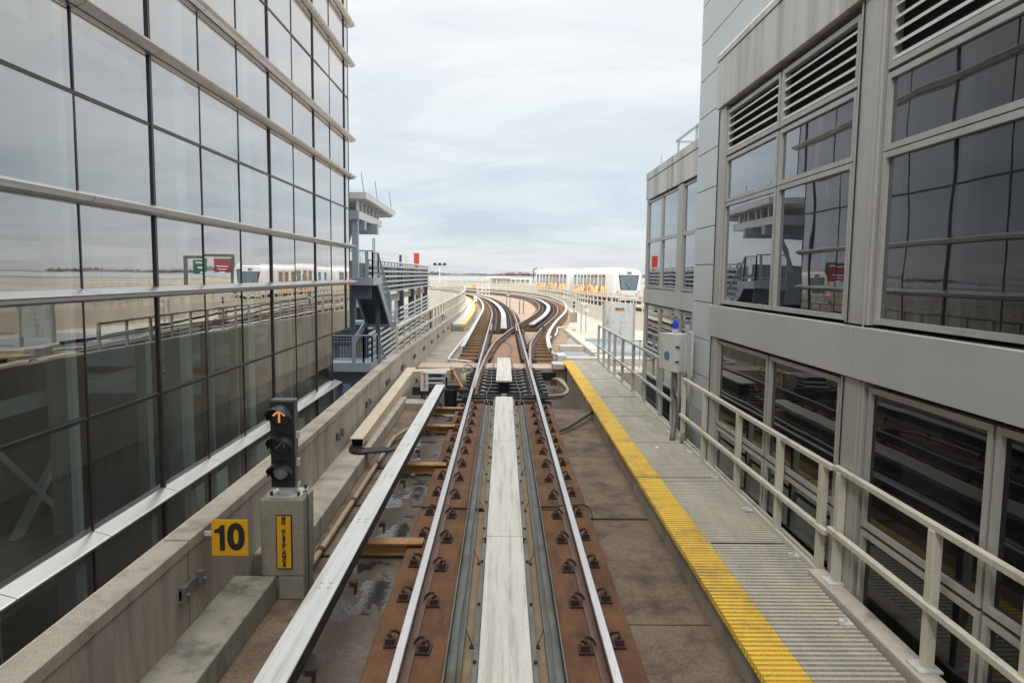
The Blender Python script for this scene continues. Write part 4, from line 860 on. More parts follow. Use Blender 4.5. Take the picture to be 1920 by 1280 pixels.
def car(label, loc, rz, Lc, nose):
    t = thing('train_car', loc, label, 'train car', 'cars of the waiting train', rz)
    # cross section: half width w, floor .55, roof 3.35; local front at y=0, car runs to +y
    def sec(y, w, z0, z1, rr):
        pts = []
        pts += [(-w*.96, y, z0), (w*.96, y, z0), (w, y, z0+.3)]
        n = 6
        for k in range(n+1):
            a = math.pi/2*k/n; pts.append((w-rr+rr*math.cos(a), y, z1-rr*.8+rr*.8*math.sin(a)))
        for k in range(n+1):
            a = math.pi/2*(1-k/n); pts.append((-(w-rr+rr*math.cos(a)), y, z1-rr*.8+rr*.8*math.sin(a)))
        pts.append((-w, y, z0+.3)); return pts
    if nose: st_ = [(.0, 1.36, .60, 3.32, .75), (.10, 1.46, .55, 3.42, .8), (.4, 1.54, .5, 3.47, .8), (1.0, 1.57, .5, 3.48, .78), (2.2, 1.58, .5, 3.5, .7)]
    else: st_ = [(.0, 1.45, .6, 3.15, .6), (.15, 1.56, .5, 3.35, .7), (.6, 1.58, .5, 3.4, .7)]
    st_ += [(Lc-.6, 1.58, .5, 3.5, .7), (Lc-.15, 1.5, .5, 3.4, .7), (Lc, 1.35, .6, 3.2, .6)]
    b = MB(); b.loft([sec(*s) for s in st_]); b.build('body', TRAINW, t, smooth=True, local=True)
    y0 = 2.6 if nose else .8; y1 = Lc-1.0
    for s in (-1, 1):
        b = MB(); b.box(s*1.560, s*1.592, y0, y1, .75, 2.95); b.build('livery_panel', LIV, t, local=True)
        n = 9; wdt = (y1-y0)/n
        for k in range(n):
            b = MB(); b.box(s*1.592, s*1.60, y0+k*wdt+.22, y0+(k+1)*wdt-(.5 if k % 3 == 1 else .22), 1.72, 2.82); b.build('window', TRAING, t, local=True)
        for k in (2, 6):
            b = MB(); b.box(s*1.592, s*1.598, y0+k*wdt-.06, y0+k*wdt+.06, .8, 2.9); b.build('door_edge', TRAINW, t, local=True)
    for yy, ll in ((3.5, 3.0), (9.0, 4.0)):
        b = MB(); b.box(-.9, .9, yy, yy+ll, 3.44, 3.62); b.build('roof_unit', TRAINW, t, local=True, bevel=.06)
    b = MB(); b.box(-1.2, 1.2, .8, Lc-.8, .1, .52); b.build('underframe', DARKM, t, local=True)
    for yy in (2.6, Lc-2.8):
        for s in (-1, 1):
            w_ = MB(); w_.tube([(s*.68, yy-.6, .42), (s*.82, yy-.6, .42)], .38, 16); w_.tube([(s*.68, yy+.8, .42), (s*.82, yy+.8, .42)], .38, 16); w_.build('wheel_pair', DARKM, t, local=True)
    if nose:
        b = MB(); q4 = [(-.80, -.03, 1.40), (.80, -.03, 1.40), (1.02, -.02, 2.80), (-1.02, -.02, 2.80)]
        b.add([(x*1.06, y-.01, z+(-.05 if z < 2 else .06)) for x, y, z in q4]+[(x*1.06, y+.3, z) for x, y, z in q4], [(0,1,2,3),(0,4,5,1),(1,5,6,2),(2,6,7,3),(3,7,4,0)]); b.build('windscreen_frame', BLACK, t, local=True)
        b = MB(); b.add([(x*.96, y-.03, z) for x, y, z in q4], [(0,1,2,3)]); b.build('windscreen', WIN2, t, local=True)
        b = MB(); b.bar((.1, -.09, 1.4), (-.35, -.07, 2.0), .04, .04); b.build('wiper', BLACK, t, local=True)
        for s in (-1, 1):
            b = MB(); b.tube([(s*1.12, .0, 1.12), (s*1.12, .12, 1.12)], .17, 14); b.build('tail_lamp', REDL, t, local=True)
            b = MB(); b.tube([(s*.86, -.04, .9), (s*.86, .1, .9)], .13, 14); b.build('headlight', CLEAR, t, local=True)
        text('number', '104', .36, (0, -.03, 3.07), R(90), 0, INK, t, bold=.01, ext=.01, local=True)
        b = MB(); b.box(-1.1, 1.1, -.1, .1, .30, .62); b.build('bumper', GREYP, t, local=True)
        text('lettering', 'AIRTRAIN', .17, (.05, -.03, .72), R(90), 0, BLUEST, t, bold=.002, ext=.01, local=True)
    return t
def heading(a, b): return math.atan2(-(b[0]-a[0]), (b[1]-a[1]))
c0 = (12.75, 72); c1 = (9.9, 87.6); c2 = (9.7, 88.3); c3 = (6.1, 104)
car('white train car numbered 104 with sloped nose and orange city livery, nearer of the two', (*c0, 0), heading(c0, c1), 15.6, True)
car('white rear train car with orange and blue livery behind car 104', (*c2, 0), heading(c2, c3), 16, False)

t = thing('sign_gantry', (18, 75, -6.2), 'road sign gantry with green and red panels, mirrored in the left glass wall', 'sign gantry')
GRN = mat('sign_green', (.02, .14, .09), (.02, .12, .08), 2, .5)
for x in (15.4, 20.6): MB().box(x-.15, x+.15, 75, 75.3, -6.2, 4.4).build('gantry_post', GRAYM, t)
MB().box(15.4, 20.6, 75.02, 75.2, 4.1, 4.4).build('gantry_beam', GRAYM, t)
p_ = MB().box(18.0, 19.7, 74.9, 75.0, 2.5, 3.95).build('green_panel', GRN, t); p_ = MB().box(15.5, 17.3, 74.9, 75.0, 2.5, 3.95).build('red_panel', mat('dull_red_panel', (.28, .03, .035), (.25, .03, .03), 2, .6), t)
for k in range(3): MB().box(18.3, 19.4-.2*k, 74.88, 74.895, 3.6-.5*k, 3.75-.5*k).build('panel_line', WHITEP, t); MB().box(15.8+.15*k, 17.0-.15*k, 74.88, 74.895, 3.1-.3*k, 3.2-.3*k).build('panel_line', WHITEP, t)
# ------------------------------------------------------------ distant airfield things
def flood(x, y, h, label, heads=3):
    t = thing('floodlight_mast' if heads > 1 else 'lamp_post', (x, y, -6.2), label, 'lamp mast')
    MB().tube([(x, y, -6.2), (x, y, h)], .30 if heads > 1 else .2, 8, r1=.15).build('pole', WHITEP if heads > 1 else GRAYM, t)
    if heads > 1:
        MB().box(x-2.2, x+2.2, y-.1, y+.1, h-.1, h+.1).build('crossbar', GRAYM, t)
        for k in range(heads): MB().box(x-2.2+k*1.7, x-1.2+k*1.7, y-.4, y+.2, h+.1, h+.8).build('lamp_head', BLACK, t)
    else: MB().bar((x-.3, y, h), (x+1.3, y, h+.9), .5, .3).build('lamp_head', BLACK, t)
flood(-22.5, 250, 5.7, 'tall white floodlight mast with three heads beside the bay')
flood(11.5, 270, 4.5, 'single grey lamp post left of the train', 1)
q = thing('low_building', (12, 330, -6.2), 'long low pale terminal building near the water, left of the train', 'building')
MB().box(-6, 13, 330, 345, -6.2, .9).build('wall', WHITEP, q); MB().box(-8, 3, 326, 346, .9, 1.5).build('roof', WHITEP, q)
for k in range(8): MB().box(-5+k*2.2, -3.4+k*2.2, 329.8, 330, -1.4, .5).build('window', TRAING, q)
q = thing('low_building', (20, 350, -6.2), 'small grey flat-roofed block beside the lamp post', 'building')
MB().box(14, 26, 340, 352, -6.2, .2).build('wall', CONCP, q)
for k in range(4): MB().box(15+k*2.7, 16.8+k*2.7, 339.8, 340, -1.8, -.6).build('window', TRAING, q)
q = MB(); q.box(-900, 900, 792, 794, -6.9, -4.6); tag(q.build('seawall', CONC), 'low sea wall along the near shore of the bay', 'sea wall')

# ------------------------------------------------------------ left glass building
XG = -6.4
lb = thing('glass_building', (XG, 10, -6.2), 'large glass curtain wall building with projecting metal fins, left of the track', 'building')
Ymul = [2.2, 4.35, 6.5, 8.65, 10.8, 13.1, 15.2, 17.35, 19.6, 21.8, 24.15, 26.4, 28.75, 29.5]
thick = {13.1, 19.6, 24.15, 28.75}
fins = [-1.28, 2.51, 3.98, 6.83, 8.33, 11.31, 12.87, 15.8, 17.3]
trans = [-3.8, .50, 5.40, 9.82, 14.3]
rows = sorted([-6.2, 19.5]+fins+trans)
cols = list(zip(Ymul, Ymul[1:]))
hid = MB()
for a_, b_ in [(-14, -8), (-8, -3), (-3, 2.2)]:
    for z0, z1 in zip(rows, rows[1:]): hid.quad((XG, a_, z0), (XG, b_, z0), (XG, b_, z1), (XG, a_, z1))
for ci, (a_, b_) in enumerate(cols):
    for z0, z1 in zip(rows, rows[1:]):
        if b_ > 27 and z1 < .52: continue
        e1, e2, e3 = (random.uniform(-.005, .005) for _ in range(3))
        zz0 = z0
        vis = z0 < 10.5+b_*.2 and b_ > 6 and (z1 > -2 or b_ > 8)
        q = MB(); q.quad((XG+e1, a_, zz0), (XG+e2, b_, zz0), (XG+e2+e3, b_, z1), (XG+e1+e3, a_, z1))
        if vis: q.build('glass_pane', LGLOW if z1 < 2.6 else LGLASS, lb)
        else: hid.quad((XG, a_, zz0), (XG, b_, zz0), (XG, b_, z1), (XG, a_, z1))
tag(hid.build('upper_glazing', LGLASS, lb), kind='stuff')
for y in [-8, -3]+Ymul:
    wq = .055 if y in thick else .014
    q = MB(); q.box(XG-.12, XG+.035 if y in thick else XG+.015, y-wq/2-.01, y+wq/2+.01, -6.2 if y < 27 else .47, 19.5); q.build('mullion', MULL, lb)
for z in trans:
    q = MB(); q.box(XG-.1, XG+.02, -14, 29.49 if z > .3 else 26.4, z-.03, z+.03); q.build('transom', MULL, lb)
for z in fins:
    ym = [-14, -3]+Ymul[:-1]+[29.75]
    if z < 0: ym = [y for y in ym if y < 27]+[26.7] if 26.4 not in ym else [y for y in ym if y <= 24.2]+[26.75]
    for a_, b_ in zip(ym, ym[1:]):
        q = MB(); q.prismy([(XG-.02, z), (XG-.02, z-.215), (XG+.12, z-.20), (XG+.21, z-.165), (XG+.265, z-.115), (XG+.275, z-.09), (XG+.265, z-.082)], a_+.008, b_-.008); q.build('fin', FIN, lb)
    q = MB(); q.box(XG-.02, XG+.10, -14, ym[-1]-.02, z-.205, z-.04); q.build('fin_core', JOINT, lb)
# north end glass and slotted inner wall
q = MB(); q.quad((XG, 29.5, .5), (-16, 29.5, .5), (-16, 29.5, 19.5), (XG, 29.5, 19.5)); q.build('end_glazing', LGLASS, lb)
for z0, z1 in ((-6.2, .5),):
    q = MB(); q.quad((XG, 26.4, z0), (-16, 26.4, z0), (-16, 26.4, z1), (XG, 26.4, z1)); q.build('end_glazing', LGLASS, lb)
# interior
floors = [-1.9, 3.2, 7.5, 12.0, 16.5]
for z in floors:
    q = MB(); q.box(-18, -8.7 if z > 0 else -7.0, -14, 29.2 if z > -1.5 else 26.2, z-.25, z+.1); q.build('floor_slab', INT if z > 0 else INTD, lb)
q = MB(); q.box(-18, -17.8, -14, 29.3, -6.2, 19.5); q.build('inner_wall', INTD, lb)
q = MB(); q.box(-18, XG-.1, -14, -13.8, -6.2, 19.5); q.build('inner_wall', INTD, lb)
q = MB(); q.box(-18, XG-.02, -14, 29.5, 19.5, 19.8); q.build('roof', FIN, lb)
for y in (8.2, 12.2, 16.4, 20.6, 24.8):
    q = MB(); q.box(-7.75, -7.35, y-.25, y+.25, -6.2, 19.4); q.build('column', INT, lb)
TEAL = mat('teal_grey_steel', (.42, .51, .50), (.36, .45, .44), 1, .6, fine=.04)
for k, y in enumerate((7.0, 9.3, 11.4, 13.9, 15.3, 17.0, 18.6, 21.9, 23.3, 25.5)):
    w_ = (.10, .16, .08)[k % 3]; q = MB(); q.box(-7.1-w_, -7.1+w_, y-w_, y+w_, -6.2, 2.9); q.build('interior_post', TEAL, lb)
for z in (-3.9, .6, -5.2):
    q = MB(); q.box(-7.9, -7.75, -10, 26, z-.12, z+.12); q.build('interior_beam', TEAL, lb)
for y in (10.2,):
    q = MB(); q.bar((-8.3, y-3, -6), (-8.3, y+3, -.5), .13, .13); q.build('brace', INT, lb)
    q = MB(); q.bar((-8.3, y+3, -2), (-8.3, y-2, 3), .12, .12); q.build('brace', INT, lb)
q = MB(); q.box(-17.8, -7.20, 29.2, 29.28, .5, 19.4); q.build('end_partition', INTD, lb)
q = MB(); q.box(-7.02, XG-.03, 29.2, 29.28, .5, 19.4); q.build('end_partition', INT, lb)
zz = .5
for k in range(11):
    h_ = random.choice((.5, .8, 1.1)); q = MB(); q.box(-7.2, -7.02, 29.205, 29.275, zz, zz+h_); q.build('end_partition', INT, lb); zz += h_+random.choice((.6, .9, 1.2))
for k in range(4):
    q = MB(); q.box(-9.2+.25*k, -8.9+.3*k, 14+4*k, 14.2+4*k, -6.0, -.9); q.build('duct_riser', BLUEST, lb)
# red barriers inside the undercroft
for k, (x, y) in enumerate(((-8.0, 12.2), (-8.1, 15.0), (-7.9, 17.6), (-8.2, 20.4))):
    q = MB(); q.prismy([(x-.3, -6.19), (x+.3, -6.19), (x+.12, -5.5), (x+.10, -5.0), (x-.10, -5.0), (x-.12, -5.5)], y, y+1.9)
    tag(q.build('traffic_barrier', REDP, bevel=.03), ['red plastic barrier behind the glass, nearest one', 'red plastic barrier behind the glass, second one', 'red plastic barrier behind the glass below the signal', 'red plastic barrier behind the glass, farthest one'][k], 'barrier', 'red barriers behind the glass')

# ------------------------------------------------------------ right building
XF = 2.915; XGL = 2.945
rb = thing('panel_building', (3.0, 3, -6.2), 'grey metal panel building with dark mirror windows right of the walkway', 'building')
bays = [(7.70, 9.38), (6.02, 7.56), (4.12, 5.46), (2.6, 4.0), (.6, 2.0), (-1.0, .5), (-3.0, -1.6), (-4.6, -3.1)]
piers = [(5.55, 5.93), (2.1, 2.5), (-1.5, -1.1)]
def window(y0, y1, z0, z1, parent, fw=.045, fx=XF, gx=XGL, gm=RGLASS, slats=0, sill=.0):
    f = MB(); a, b_, c_, e = y0-fw, y1+fw, z0-fw, z1+fw
    f.box(fx, gx+.05, a, y0, c_, e); f.box(fx, gx+.05, y1, b_, c_, e); f.box(fx+.002, gx+.05, y0, y1, c_, z0); f.box(fx+.002, gx+.05, y0, y1, z1, e)
    w_ = f.build('louvre' if slats else 'window', FRAME, parent)
    if slats:
        q = MB(); q.quad((gx+.045, y0, z0), (gx+.045, y1, z0), (gx+.045, y1, z1), (gx+.045, y0, z1)); sb(q, 'louvre_back', JOINT, w_)
        st_ = (z1-z0)/slats
        for k in range(slats):
            zz = z0+k*st_+.012
            q = MB(); q.prismy([(fx+.012, zz), (fx+.014, zz+.020), (gx+.035, zz+.062), (gx+.035, zz+.048)], y0, y1); sb(q, 'slat', LOUV, w_)
    else:
        e1, e2 = random.uniform(-.004, .004), random.uniform(-.003, .003); q = MB(); q.quad((gx+e1, y0, z0), (gx-e1, y1, z0), (gx-e1+e2, y1, z1), (gx+e1+e2, y0, z1)); sb(q, 'glass', gm, w_)
    return w_
def sb(q, nm, mt, par):
    o = q.build(nm, mt, None, org=(0, 0, 0)); o.parent = par; po = Vector(par['_org']); o.location = -po; return o
for bi, (y0, y1) in enumerate(bays):
    window(y0, y1, .86, 1.90, rb, gm=RGLOW); window(y0, y1, -2.2, .74, rb, gm=RGLOW)
    if bi == 3: continue
    if bi == 2: y0 = 2.6
    window(y0, y1, 2.49, 3.72, rb); window(y0, y1, 3.82, 4.31, rb); window(y0, y1, 4.43, 4.92, rb, slats=5)
allp = piers+[(9.44, 9.76)]
for (y0, y1) in allp:
    q = MB(); q.box(XF-.02, 3.1, y0, y1, 2.43, 5.03); q.build('pilaster', FRAME, rb, bevel=.006)
    q = MB(); q.box(XF-.02, 3.1, y0, y1, -6.2, 1.975); q.build('pilaster', FRAME, rb, bevel=.006)
    for yy in (y0+.06, y1-.06):
        q = MB(); q.box(XF-.028, XF-.019, yy-.006, yy+.006, -6.2, 5.02); q.build('groove', FRAME if yy == y0+.06 else JOINT, rb)
sj = [-8, -3.2, .55, 2.55, 5.74, 7.63, 9.55, 9.78]
for a_, b_ in zip(sj, sj[1:]):
    q = MB(); q.box(XF-.05, 3.1, a_+.006, b_-.006, 1.99, 2.41); q.build('spandrel', PANEL, rb, bevel=.004)
    q = MB(); q.box(XF-.05, 3.1, a_+.006, b_-.006, 5.045, 5.66); q.build('spandrel', PANELT, rb, bevel=.004)
q = MB(); q.prismy([(XF-.06, 5.67), (3.26, 5.67), (3.26, 5.86), (3.20, 5.88), (XF-.02, 5.80), (XF-.06, 5.74)], -8, 9.80); q.build('coping', PANELT, rb)
q = MB(); q.box(XF+.01, 3.12, -8, 9.75, -6.2, -2.25); q.build('base_wall', mat('base_dark_panel', (.10, .105, .11), (.08, .085, .09), 1, .4, .2), rb)
q = MB(); q.box(3.055, 3.2, -8, 9.74, -6.2, 5.66); q.build('backing', JOINT, rb)
q = MB(); q.box(3.2, 9, -8, 11.7, -6.2, 12.9); q.build('core', TOWER, rb)
# tower panels
zj = [4.74+.585*k for k in range(-19, 15)]
for z0, z1 in zip(zj, zj[1:]):
    q = MB(); q.box(3.17, 3.22, 9.79 if z0 < 5.8 else 7.66, 11.75, z0+.007, z1-.007); q.build('wall_panel', TOWER, rb, bevel=.003)
    if z0 > 5.5:
        for a_, b_ in ((3.4, 7.64), (-1, 3.38), (-8, -1.02)):
            q = MB(); q.box(3.17, 3.22, a_, b_, z0+.007, z1-.007); q.build('wall_panel', TOWER, rb, bevel=.003)
q = MB(); q.box(3.19, 3.21, -7.9, 11.73, -6.2, 12.9); q.build('panel_joint_backing', JOINT, rb)

# second block
b2 = thing('far_panel_building', (3.45, 14, -6.2), 'lower grey panel block with tall mirror windows and a roof railing', 'building')
X2 = 3.41; X2g = 3.44
for (y0, y1) in ((15.40, 16.80), (13.97, 15.28), (12.34, 13.50)):
    for z0, z1 in ((3.64, 4.50), (2.56, 3.57), (1.15, 2.10), (-1.5, 1.05)): window(y0, y1, z0, z1, b2, .035, X2, X2g)
for (y0, y1) in ((13.54, 13.93), (11.78, 12.30), (16.84, 16.95)):
    q = MB(); q.box(X2-.01, 3.5, y0, y1, -6.2, 4.56); q.build('pilaster', FRAME, b2)
for a_, b_ in ((11.78, 13.73), (13.73, 15.34), (15.34, 16.97)):
    q = MB(); q.box(X2-.03, 3.5, a_+.006, b_-.006, 2.17, 2.50); q.build('spandrel', PANEL, b2)
    q = MB(); q.box(X2-.03, 3.5, a_+.006, b_-.006, 4.58, 5.03); q.build('spandrel', PANELT, b2)
    q = MB(); q.box(X2-.04, 3.6, a_+.006, b_-.006, 5.045, 5.20); q.build('coping', PANELT, b2)
q = MB(); q.box(3.5, 9, 11.78, 16.95, -6.2, 5.15); q.build('core', PANEL, b2)
t = thing('roof_railing', (3.9, 14, 5.15), 'thin railing on the roof of the lower grey block', 'railing')
q = MB(); q.bar((3.9, 16.3, 5.84), (3.9, 11.9, 5.84), .04, .04); q.build('top_rail', RAILB, t)
q = MB(); q.bar((3.9, 16.3, 5.84), (4.6, 16.3, 5.84), .04, .04); q.build('top_rail', RAILB, t)
q = MB(); q.bar((3.9, 16.3, 5.5), (4.3, 16.3, 5.5), .03, .03); q.build('mid_rail', RAILB, t)
for y in (16.1, 14.6, 13.7, 12.9, 12.2):
    q = MB(); q.box(3.88, 3.92, y-.03, y+.03, 5.14, 5.84); q.build('post', RAILB, t)
q = MB(); q.tube([(3.5, 16.0, 5.2), (3.5, 16.0, 5.5)], .008, 5); tag(q.build('lightning_rod', RAILB), 'thin rod on the roof edge of the lower grey block', 'rod')

# ------------------------------------------------------------ stair tower, canopy, garage
ST = thing('steel_stair', (-5.8, 29, -6.2), 'blue-grey steel outdoor stair with mesh railings past the glass building', 'staircase')
def meshpanel(a, b_, z0a, z0b, h, parent, nm='railing_panel'):
    a = Vector((*a, 0)); b_ = Vector((*b_, 0)); q = MB(); 
    for f in (0, 1): p = a.lerp(b_, f); z0 = z0a+(z0b-z0a)*f; q.bar((p.x, p.y, z0), (p.x, p.y, z0+h), .06, .06)
    q.bar((a.x, a.y, z0a+h), (b_.x, b_.y, z0b+h), .06, .05); q.bar((a.x, a.y, z0a+.12), (b_.x, b_.y, z0b+.12), .05, .05)
    n = int((b_-a).length/.11)
    for k in range(1, n): p = a.lerp(b_, k/n); z0 = z0a+(z0b-z0a)*k/n; q.bar((p.x, p.y, z0+.12), (p.x, p.y, z0+h), .008, .008)
    for k in range(1, 9): q.bar((a.x, a.y, z0a+.12+k*(h-.12)/9), (b_.x, b_.y, z0b+.12+k*(h-.12)/9), .007, .007)
    q.build(nm, BLUEST, parent)
# upper landing z=2.62, x -6.7..-5.15, y 27.8..29
q = MB(); q.box(-6.36, -5.12, 27.9, 29.0+.9, 2.30, 2.60); q.build('landing', BLUEST, ST)
q = MB(); q.box(-6.36, -5.3, 28.3, 28.4, 1.75, 2.3); q.build('landing_beam', DKBLUE, ST)
meshpanel((-6.35, 27.95), (-5.42, 27.95), 2.6, 2.6, 1.05, ST); meshpanel((-5.36, 27.95), (-5.16, 27.95), 2.6, 2.6, 1.05, ST); meshpanel((-5.16, 27.95), (-5.16, 29.2), 2.6, 2.6, 1.0, ST)
def flight(x0, x1, y0, y1, z0, z1, n):
    for x in (x0, x1):
        q = MB(); q.bar((x, y0, z0-.1), (x, y1, z1-.1), .06, .32); q.build('stringer', BLUEST, ST)
    for k in range(n):
        f = (k+.5)/n; y = y0+(y1-y0)*f; z = z0+(z1-z0)*f
        q = MB(); q.box(x0+.03, x1-.03, y-.15, y+.15, z-.02, z+.02); q.box(x0+.03, x1-.03, y+.13, y+.15, z-.18, z); q.build('tread', DKBLUE, ST)
flight(-6.25, -5.17, 29.2, 32.4, 2.55, .55, 12)
meshpanel((-5.15, 29.2), (-5.15, 32.4), 2.55, .55, 1.0, ST)
q = MB(); q.box(-7.6, -4.9, 32.4, 33.6, .3, .55); q.build('landing', BLUEST, ST); meshpanel((-4.95, 32.4), (-4.95, 33.5), .55, .55, 1.0, ST); meshpanel((-6.0, 33.5), (-4.95, 33.5), .55, .55, 1.0, ST)
flight(-7.5, -6.4, 29.7, 32.4, -.2, .45, 7)
# lower landing z=-.65
q = MB(); q.prismx([(26.9, -1.0), (28.4, -1.0), (28.4, -.66), (26.9, -.66)], -6.75, -5.05); q.build('landing', BLUEST, ST)
q = MB(); q.box(-6.6, -5.3, 27.2, 27.3, -1.5, -1.0); q.build('landing_beam', DKBLUE, ST)
meshpanel((-6.7, 26.95), (-5.75, 26.95), -.66, -.66, 1.05, ST); meshpanel((-5.68, 26.95), (-5.35, 27.0), -.66, -.66, 1.05, ST); meshpanel((-5.35, 27.0), (-5.08, 27.3), -.66, -.66, 1.05, ST)
meshpanel((-5.08, 27.3), (-5.06, 28.3), -.66, -.66, 1.0, ST)
flight(-6.2, -5.1, 28.4, 32.4, -.75, -3.2, 13); meshpanel((-5.06, 28.3), (-5.06, 32.0), -.7, -2.95, 1.0, ST)
for x, y in ((-6.4, 27.6), (-5.5, 31), (-6.1, 28.6), (-7.2, 30.5)):
    q = MB(); q.box(x-.09, x+.09, y-.09, y+.09, -6.2, 2.3 if y > 28 else -1.0); q.build('column', DKBLUE, ST)
q = MB(); q.bar((-6.4, 28.2, -4.5), (-5.6, 31, -1.5), .14, .14); q.build('brace', DKBLUE, ST)
# canopy
CN = thing('canopy', (-6.2, 30, 2.6), 'white slanted roof canopy on a grey steel column above the stair', 'canopy')
q = MB(); q.add([(-9, 29.62, 5.84), (-5.72, 29.62, 5.84), (-5.66, 29.9, 5.82), (-5.72, 37.2, 5.72), (-9, 37.2, 5.72), (-9, 29.62, 6.10), (-5.70, 29.62, 6.10), (-5.64, 29.9, 6.09), (-5.68, 37.4, 5.98), (-9, 37.4, 5.98)],
                [(0,4,3,2,1),(5,6,7,8,9),(0,1,6,5),(1,2,7,6),(2,3,8,7),(3,4,9,8),(4,0,5,9)]); q.build('roof', LOUV, CN)
for k in range(9):
    y = 29.75+k*.88; q = MB(); q.add([(-9, y, 5.55), (-5.8, y, 5.80-.02*k), (-5.8, y+.1, 5.80-.02*k), (-9, y+.1, 5.55), (-9, y, 5.94-.02*k), (-5.8, y, 5.92-.02*k), (-5.8, y+.1, 5.92-.02*k), (-9, y+.1, 5.94-.02*k)], [(0,3,2,1),(4,5,6,7),(0,1,5,4),(1,2,6,5),(2,3,7,6),(3,0,4,7)]); q.build('rib', LOUV, CN)
q = MB(); q.box(-9, -6.02, 29.65, 35.2, 5.02, 5.34); q.build('deck', LOUV, CN); q = MB(); q.box(-9, -6.04, 29.60, 29.64, 5.0, 5.36); q.build('deck_edge', BLUEST, CN)
q = MB(); q.box(-9, -5.97, 30.6, 31.0, 4.62, 5.015); q.build('cross_girder', BLUEST, CN); q = MB(); q.box(-9, -5.8, 32.6, 33.0, 4.55, 5.015); q.build('cross_girder', BLUEST, CN)
for y in (29.8, 30.6, 31.4, 32.2, 33.1, 33.8, 34.5):
    q = MB(); q.box(-6.16, -6.05, y-.06, y+.06, 5.34, 5.84); q.build('strut', LOUV, CN)
q = MB(); q.box(-6.35, -6.1, 29.75, 30.0, 2.6, 5.02); q.build('column', BLUEST, CN)
q = MB(); q.bar((-6.9, 30.1, 3.0), (-6.4, 30.1, 4.7), .12, .12); q.build('column_brace', BLUEST, CN)
for x, y in ((-5.9, 30.2), (-5.8, 32.8), (-5.8, 36.8)):
    q = MB(); x *= 1.15; y *= 1.15; q.tube([(x, y, 6.45), (x-.14, y, 7.6)], .016, 4); tag(q.build('whip_antenna', GRAYM), ['thin antenna on the canopy roof, nearest the glass wall', 'thin antenna in the middle of the canopy roof edge', 'thin antenna at the far tip of the canopy roof'][0 if y < 36 else 1 if y < 40 else 2], 'antenna')
# garage
GA = thing('parking_garage', (-8, 50, -6.2), 'open parking deck screened by rows of pale horizontal louvre bars', 'garage')
GBAR = mat('garage_bar_paint', (.46, .49, .49), (.40, .43, .43), 1, .5, .2, fine=.06)
XQ = -7.0; y0, y1 = 36.5, 66
zs_ = [3.46, 3.18, 2.88, 2.58, 2.28, 1.98, 1.68]
for i, z in enumerate(zs_):
    q = MB(); q.add([(XQ, y0, z-.07), (XQ+.12, y0, z-.05), (XQ+.12, y0, z+.02), (XQ, y0, z+.07), (XQ, y1, z-.07+.0), (XQ+.12, y1, z-.05), (XQ+.12, y1, z+.02), (XQ, y1, z+.07)], [(0,1,2,3),(4,7,6,5),(0,4,5,1),(1,5,6,2),(2,6,7,3),(3,7,4,0)]); q.build('louvre_bar', GBAR, GA)
for i in range(10):
    z = .76-.32*i; sl = -.018*(y1-y0)
    q = MB(); q.add([(XQ, y0, z-.07+sl), (XQ+.12, y0, z-.05+sl), (XQ+.12, y0, z+.02+sl), (XQ, y0, z+.07+sl), (XQ, y1, z-.07), (XQ+.12, y1, z-.05), (XQ+.12, y1, z+.02), (XQ, y1, z+.07)], [(0,1,2,3),(4,7,6,5),(0,4,5,1),(1,5,6,2),(2,6,7,3),(3,7,4,0)]); q.build('louvre_bar', GBAR, GA)
for y in (38, 44, 50, 56, 60.5, 65.6):
    q = MB(); q.box(XQ-.5, XQ-.05, y-.2, y+.2, -6.2, 3.2); q.build('column', DKBLUE if y != 60.5 else CONC, GA)
for k in range(24):
    y = 37+k*1.25; q = MB(); q.box(XQ-.06, XQ-.01, y-.03, y+.03, 1.6, 3.45); q.build('louvre_stay', DKBLUE, GA)
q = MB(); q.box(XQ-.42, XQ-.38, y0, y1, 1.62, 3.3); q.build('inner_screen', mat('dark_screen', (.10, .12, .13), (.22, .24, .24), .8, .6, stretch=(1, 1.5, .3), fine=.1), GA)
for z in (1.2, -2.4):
    q = MB(); q.box(-30, XQ-.3, y0, y1, z-.2, z+.2); q.build('deck_slab', CONC, GA)
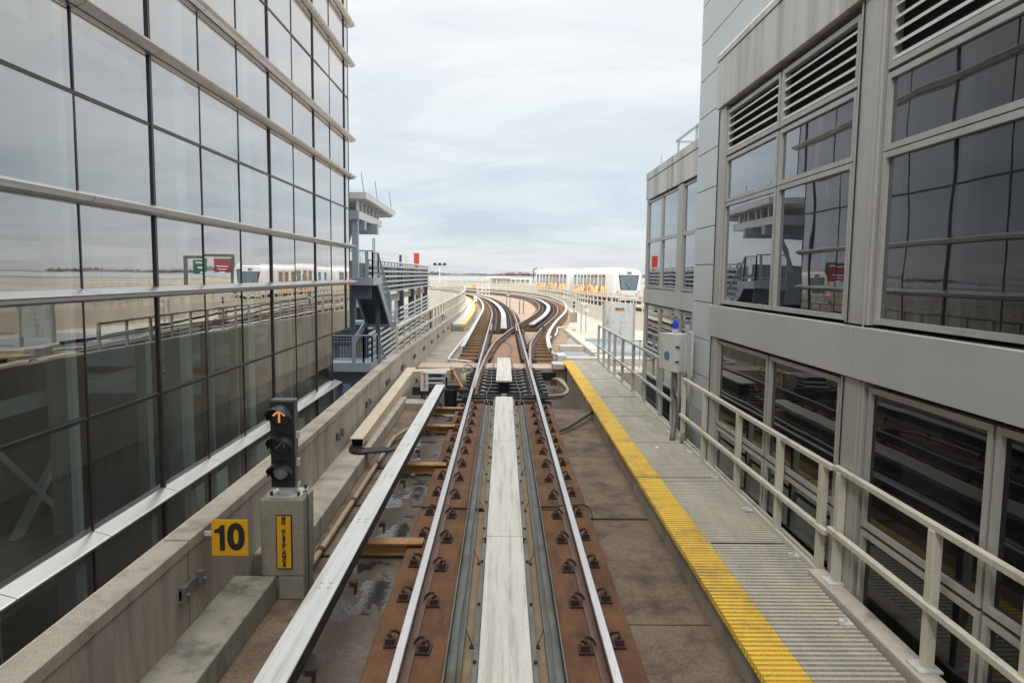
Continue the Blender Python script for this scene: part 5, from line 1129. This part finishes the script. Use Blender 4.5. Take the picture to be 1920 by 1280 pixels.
q = MB(); q.box(-30, -12, y0+.5, y1-.5, -6.2, 1.0); q.build('back_wall', INTD, GA)
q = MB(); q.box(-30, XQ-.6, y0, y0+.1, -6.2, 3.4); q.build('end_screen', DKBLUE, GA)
# these stand clear behind the glass building's end, farther from the track
for t_o, k_ in ((ST, 1.27), (CN, 1.15), (GA, 1.18)):
    t_o.location = EYE+(Vector(t_o.location)-EYE)*k_; t_o.scale = (k_,)*3
# poles and signs above the garage
def pole(x, y, z0, z1, r, mt, label, nm='pole'): q = MB(); q.tube([(x, y, z0), (x, y, z1)], r, 6); tag(q.build(nm, mt), label, 'pole')
pole(-9.1, 50, 1.4, 5.2, .11, BLUEST, 'grey pole standing right behind the stair railing')
pole(-10.9, 75, 1.4, 4.7, .13, DARKM, 'short black pole above the garage')
pole(-12.4, 62, 1.4, 4.2, .02, GRAYM, 'hair-thin rod above the garage near the stair')
pole(-11.2, 66, 1.4, 4.2, .02, GRAYM, 'hair-thin rod above the middle of the garage')
t = thing('notice_board', (-10.2, 80, 1.4), 'small grey two-legged board left of the red banner', 'sign')
for x in (-11.25, -10.85): q = MB(); q.box(x-.05, x+.05, 79.9, 80, 1.4, 4.5); q.build('leg', WHITEP, t)
q = MB(); q.box(-11.35, -10.75, 79.85, 79.95, 3.7, 4.8); q.build('board', GREYP, t)
t = thing('red_banner', (-9.9, 82, 1.4), 'bright red banner sign on a post above the garage', 'sign')
q = MB(); q.box(-10.2, -9.9, 81.9, 82.1, 1.4, 3.8); q.build('post', REDP, t); q = MB(); q.box(-10.35, -9.75, 81.85, 82, 3.6, 5.1); q.build('banner', REDP, t)

KEEP = ('glass_building', 'panel_building', 'far_panel_building', 'steel_stair', 'canopy', 'parking_garage', 'traffic_barrier', 'whip_antenna', 'roof_railing', 'lightning_rod')
for o in bpy.data.objects:
    if o.parent is None and o.type in ('MESH', 'EMPTY') and o.name.split('.')[0] not in KEEP and o.location.y < 75: o.location.y -= .25
    if '_org' in o: del o['_org']
